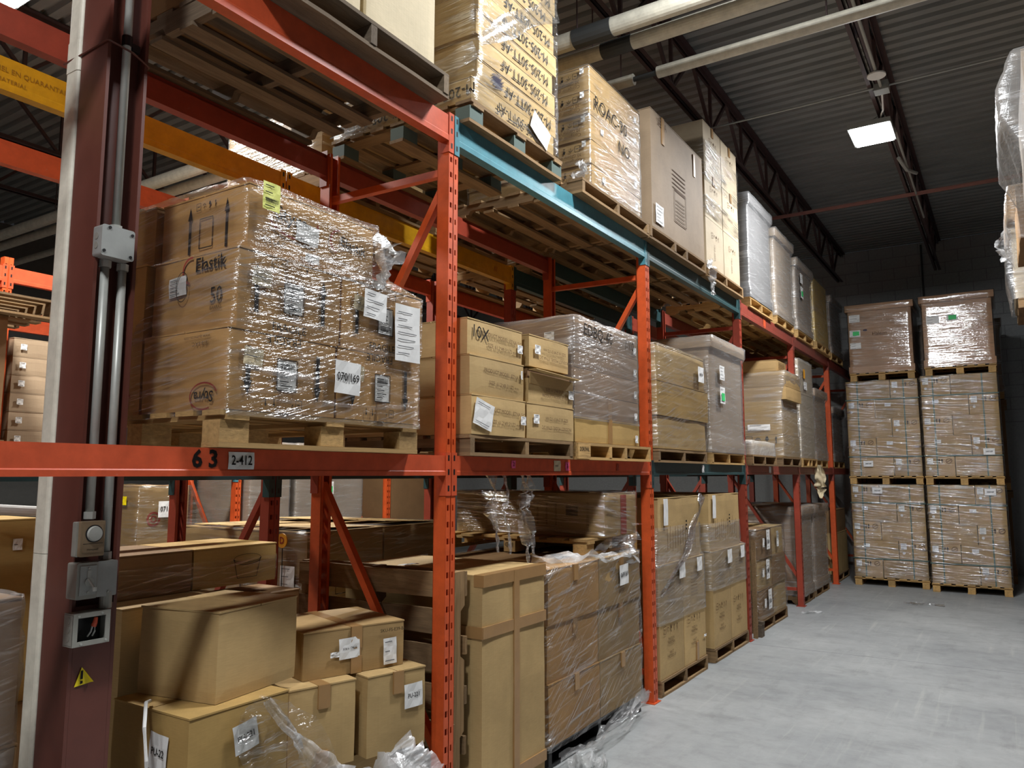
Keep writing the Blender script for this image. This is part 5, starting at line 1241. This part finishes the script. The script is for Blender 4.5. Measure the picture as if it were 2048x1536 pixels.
# rounded white downpipe beside the column
g = G(); r_ = 0.014; w2, d2 = 0.04, 0.036; pr = []
for (sx_, sy_, a0) in ((1, 1, 0), (-1, 1, 90), (-1, -1, 180), (1, -1, 270)):
    for k in range(4):
        a_ = math.radians(a0 + k * 30); pr.append((sx_ * (w2 - r_) + r_ * math.cos(a_), sy_ * (d2 - r_) + r_ * math.sin(a_)))
t = thing('drain_pipe', 'off-white boxed drain pipe on the left of the steel column', 'pipe', (-2.603, 1.318, 0))
zz = [0, 1.35, 3.0, 4.4, CZ]
for a_, b_ in zip(zz[:-1], zz[1:]): obj('pipe_section', G().prism(pr, 'z', a_ + 0.0008, b_ - 0.0008), 'white_pipe', t)
obj('pipe_joint', G().prism([(p * 1.05, q_ * 1.05) for p, q_ in pr], 'z', 2.96, 3.07), 'white_pipe', t)
# conduits
t = thing('column_conduit', 'galvanised conduits running down the recess of the steel column', 'conduit', (-2.412, 1.36, 0))
obj('conduit', G().tube([(0, 0, 2.40), (0, 0, CZ - 0.02)], 0.0135, 14), 'conduit_steel', t, smooth=True)
obj('conduit', G().tube([(0, -0.028, 1.46), (0, -0.028, 2.27)], 0.0135, 14), 'conduit_steel', t, smooth=True)
obj('conduit', G().tube([(0, 0.030, 1.33), (0, 0.030, 2.27)], 0.0135, 14), 'conduit_steel', t, smooth=True)
obj('conduit', G().tube([(0.035, 0.02, 1.19), (0.035, 0.02, 1.24)], 0.018, 14), 'grey_paint_box', t)
obj('pipe_clip', G().tube([(0, 0, 3.03), (0, 0, 3.065)], 0.017, 14).box(-0.004, 0.012, 0.012, 0.04, 3.02, 3.045), 'dark_plastic', t)
for (yy, z_) in ((0, 2.385), (-0.028, 2.262), (0.030, 2.262), (-0.028, 1.462), (0.030, 1.335)): obj('connector_nut', G().tube([(0, yy, z_), (0, yy, z_ + 0.022)], 0.019, 8), 'conduit_steel', t)
def ebox(name, label, cat, y0, y1, z0, z1, xf, depth, mat, r=0.006):
    t = thing(name, label, cat, (xf - depth / 2, (y0 + y1) / 2, z0)); sx, sy, sz = depth, y1 - y0, z1 - z0
    DIM[t.name] = (sx, sy, sz)
    b2, c2 = sy / 2, sz
    pr = []
    for (cy_, cz_, a0) in ((b2 - r, c2 - r, 0), (-b2 + r, c2 - r, 90), (-b2 + r, r, 180), (b2 - r, r, 270)):
        for k in range(4): a_ = math.radians(a0 + k * 30); pr.append((cy_ + r * math.cos(a_), cz_ + r * math.sin(a_)))
    return t, pr
t, pr = ebox('junction_box', 'square galvanised junction box high on the steel column', 'junction box', 1.285, 1.392, 2.285, 2.385, -2.355, 0.05, 'galvanised', 0.008)
obj('box_body', G().prism(pr, 'x', -0.025, 0.022), 'galvanised', t); obj('cover', G().prism([(p * 1.01, q_ * 1.01 - 0.0005) for p, q_ in pr], 'x', 0.022, 0.026), 'galvanised', t)
for (yy, z_) in ((-0.045, 0.015), (0.042, 0.012), (0.045, 0.085), (-0.03, 0.093)): obj('screw', G().tube([(0.026, yy, z_), (0.029, yy, z_)], 0.005, 8), 'dark_plastic', t)
for z_ in (0.035, 0.065): obj('knockout', G().tube([(-0.005, -0.0535, z_), (-0.005, -0.0548, z_)], 0.011, 14), 'grey_paint_box', t)
t, pr = ebox('thermostat', 'bronze thermostat with round dial on the steel column', 'thermostat', 1.278, 1.352, 1.352, 1.458, -2.352, 0.04, 'bronze_plate', 0.004)
obj('back_box', G().prism([(p * 0.92 - 0.008, q_ * 0.98) for p, q_ in pr], 'x', -0.02, 0.004), 'grey_paint_box', t)
obj('housing', G().prism(pr, 'x', 0.002, 0.018), 'bronze_plate', t); obj('face_plate', G().box(0.018, 0.0205, -0.03, 0.031, 0.012, 0.098), 'bronze_plate', t)
obj('dial', G().tube([(0.0205, 0.002, 0.068), (0.030, 0.002, 0.068)], [0.024, 0.021], 28), 'conduit_steel', t); obj('dial_rim', G().tube([(0.0205, 0.002, 0.068), (0.023, 0.002, 0.068)], 0.0265, 28), 'dark_plastic', t)
obj('groove', G().box(0.0203, 0.021, -0.03, 0.031, 0.038, 0.0392), 'dark_plastic', t); text(t, 'F', 0.5, 0.2, 0.008, 'Honeywell', 'ink', off=0.001)
t, pr = ebox('switch_box', 'grey metal switch box with toggle lever on the steel column', 'switch box', 1.270, 1.334, 1.228, 1.335, -2.345, 0.055, 'grey_paint_box', 0.005)
obj('box_body', G().prism(pr, 'x', -0.0275, 0.0255), 'grey_paint_box', t); obj('cover_plate', G().box(0.0255, 0.0285, -0.023, 0.026, 0.012, 0.098), 'galvanised', t)
obj('toggle_bracket', G().tube([(0.0285, 0.004, 0.05), (0.032, 0.004, 0.05)], 0.013, 16).box(0.0285, 0.031, -0.002, 0.008, 0.055, 0.085), 'conduit_steel', t); obj('lever', G().bar((0.03, 0.0, 0.06), (0.046, 0.012, 0.032), 0.005, 0.005), 'conduit_steel', t)
obj('lever_knob', G().tube([(0.046, 0.013, 0.024), (0.046, 0.013, 0.036)], 0.006, 10), 'conduit_steel', t)
for z_ in (0.09, 0.02): obj('screw', G().tube([(0.0285, 0.002, z_), (0.0305, 0.002, z_)], 0.0035, 8), 'conduit_steel', t)
t, pr = ebox('cover_box', 'blank galvanised box beside the toggle switch on the column', 'junction box', 1.340, 1.402, 1.228, 1.334, -2.362, 0.036, 'galvanised', 0.004)
obj('box_body', G().prism(pr, 'x', -0.018, 0.016), 'grey_paint_box', t); obj('cover', G().prism([(p * 1.02, q_ * 1.01 - 0.0005) for p, q_ in pr], 'x', 0.016, 0.019), 'galvanised', t)
obj('screw', G().tube([(0.019, 0.005, 0.012), (0.0215, 0.005, 0.012)], 0.0035, 8), 'conduit_steel', t)
t, pr = ebox('open_wiring_box', 'open square wiring box with red wire nut low on the column', 'junction box', 1.268, 1.380, 1.092, 1.188, -2.345, 0.052, 'grey_paint_box', 0.01)
yc_ = 0.056; g = G()
g.box(-0.026, 0.024, -0.056, -0.053, 0.004, 0.092).box(-0.026, 0.024, 0.053, 0.056, 0.004, 0.092).box(-0.026, 0.024, -0.056, 0.056, 0.0, 0.003).box(-0.026, 0.024, -0.056, 0.056, 0.093, 0.096)
obj('box_wall', g, 'grey_paint_box', t); obj('back_plate', G().box(-0.026, -0.023, -0.053, 0.053, 0.003, 0.093), 'dark_plastic', t)
g = G(); g.box(0.022, 0.026, -0.056, -0.042, 0.0, 0.096).box(0.022, 0.026, 0.042, 0.056, 0.0, 0.096).box(0.022, 0.026, -0.042, 0.042, 0.0, 0.014).box(0.022, 0.026, -0.042, 0.042, 0.082, 0.096); obj('rim', g, 'grey_paint_box', t)
obj('wire_nut', G().tube([(0.0, 0.02, 0.05), (0.004, 0.021, 0.06), (0.006, 0.023, 0.076)], [0.008, 0.0075, 0.005], 10), 'red_wirenut', t)
for k in range(2): obj('wire', G().tube([(0.0, 0.016 + 0.008 * k, 0.05), (0.004, 0.010 + 0.012 * k, 0.035), (-0.005, 0.005 + 0.015 * k, 0.02)], 0.0025, 6), 'paper', t)
for z_ in (0.025, 0.05, 0.075): obj('knockout', G().tube([(0, -0.056, z_), (0, -0.0572, z_)], 0.009, 12), 'grey_paint_box', t)
for (yy, z_) in ((-0.04, 0.088), (0.045, 0.008), (-0.03, 0.007), (0.03, 0.089)): obj('screw', G().tube([(0.026, yy, z_), (0.0285, yy, z_)], 0.0035, 8), 'conduit_steel', t)
for (yy, z_) in ((-0.025, 0.06), (0.0, 0.03), (-0.02, 0.03)): obj('knockout', G().tube([(-0.023, yy, z_), (-0.0215, yy, z_)], 0.010, 14), 'black_rubber', t)

# litter on the floor
ribbon([(-1.20, 10.92, 0.012), (-1.05, 10.85, 0.02), (-0.92, 10.95, 0.012), (-0.75, 10.9, 0.01)], [0.03, 0.06, 0.02, 0.04], 'scrap of clear film on the floor before the end stacks', 'film_hazy', seed=80, crumple=0.02)
ribbon([(-2.1, 9.45, 0.012), (-2.0, 9.6, 0.015), (-1.92, 9.66, 0.01)], [0.03, 0.04, 0.02], 'small white film scrap on the floor by the shrouded pair', 'film_white', seed=81, crumple=0.015)
# ------------------------------------------------------------------ groups for repeated things
from collections import Counter
def stem_(n): return n.split('.')[0]
GROUPS = {'pallet': 'wooden pallets carrying the loads', 'stretch_film': 'stretch film around the loads', 'rack_upright': 'upright frames of the racks', 'rack_crossbeam': 'shelf beams of the racks',
          'roof_joist': 'open-web roof joists', 'ceiling_pipe': 'parallel insulated ceiling pipes', 'high_bay_lamp': 'high-bay lamps', 'vertical_strap': 'green straps on the end stacks', 'horizontal_strap': 'green straps on the end stacks',
          'film_scrap': 'loose film scraps', 'bulk_carton': 'shrouded bulk cartons', 'bridging_rod': 'thin rods under the roof'}
tops = [o for o in COL.objects if o.parent is None and o.get('label')]
for o in tops:
    k = stem_(o.name)
    if k in GROUPS: o['group'] = GROUPS[k]
    elif k == 'cardboard_box':
        l = o['label']
        for w in (' in the ', ' of the '):
            if w in l: o['group'] = 'cartons of the ' + l.split(w, 1)[1]; break
        else: o['group'] = 'single cartons standing about the racks'
cnt = Counter(o.get('group') for o in tops)
for o in tops:
    if o.get('group') and cnt[o['group']] == 1: o['group'] = 'single cartons standing about the racks'
print('objects', len(bpy.data.objects), 'tris', sum(len(o.data.polygons) * 2 for o in COL.objects if o.type == 'MESH'))
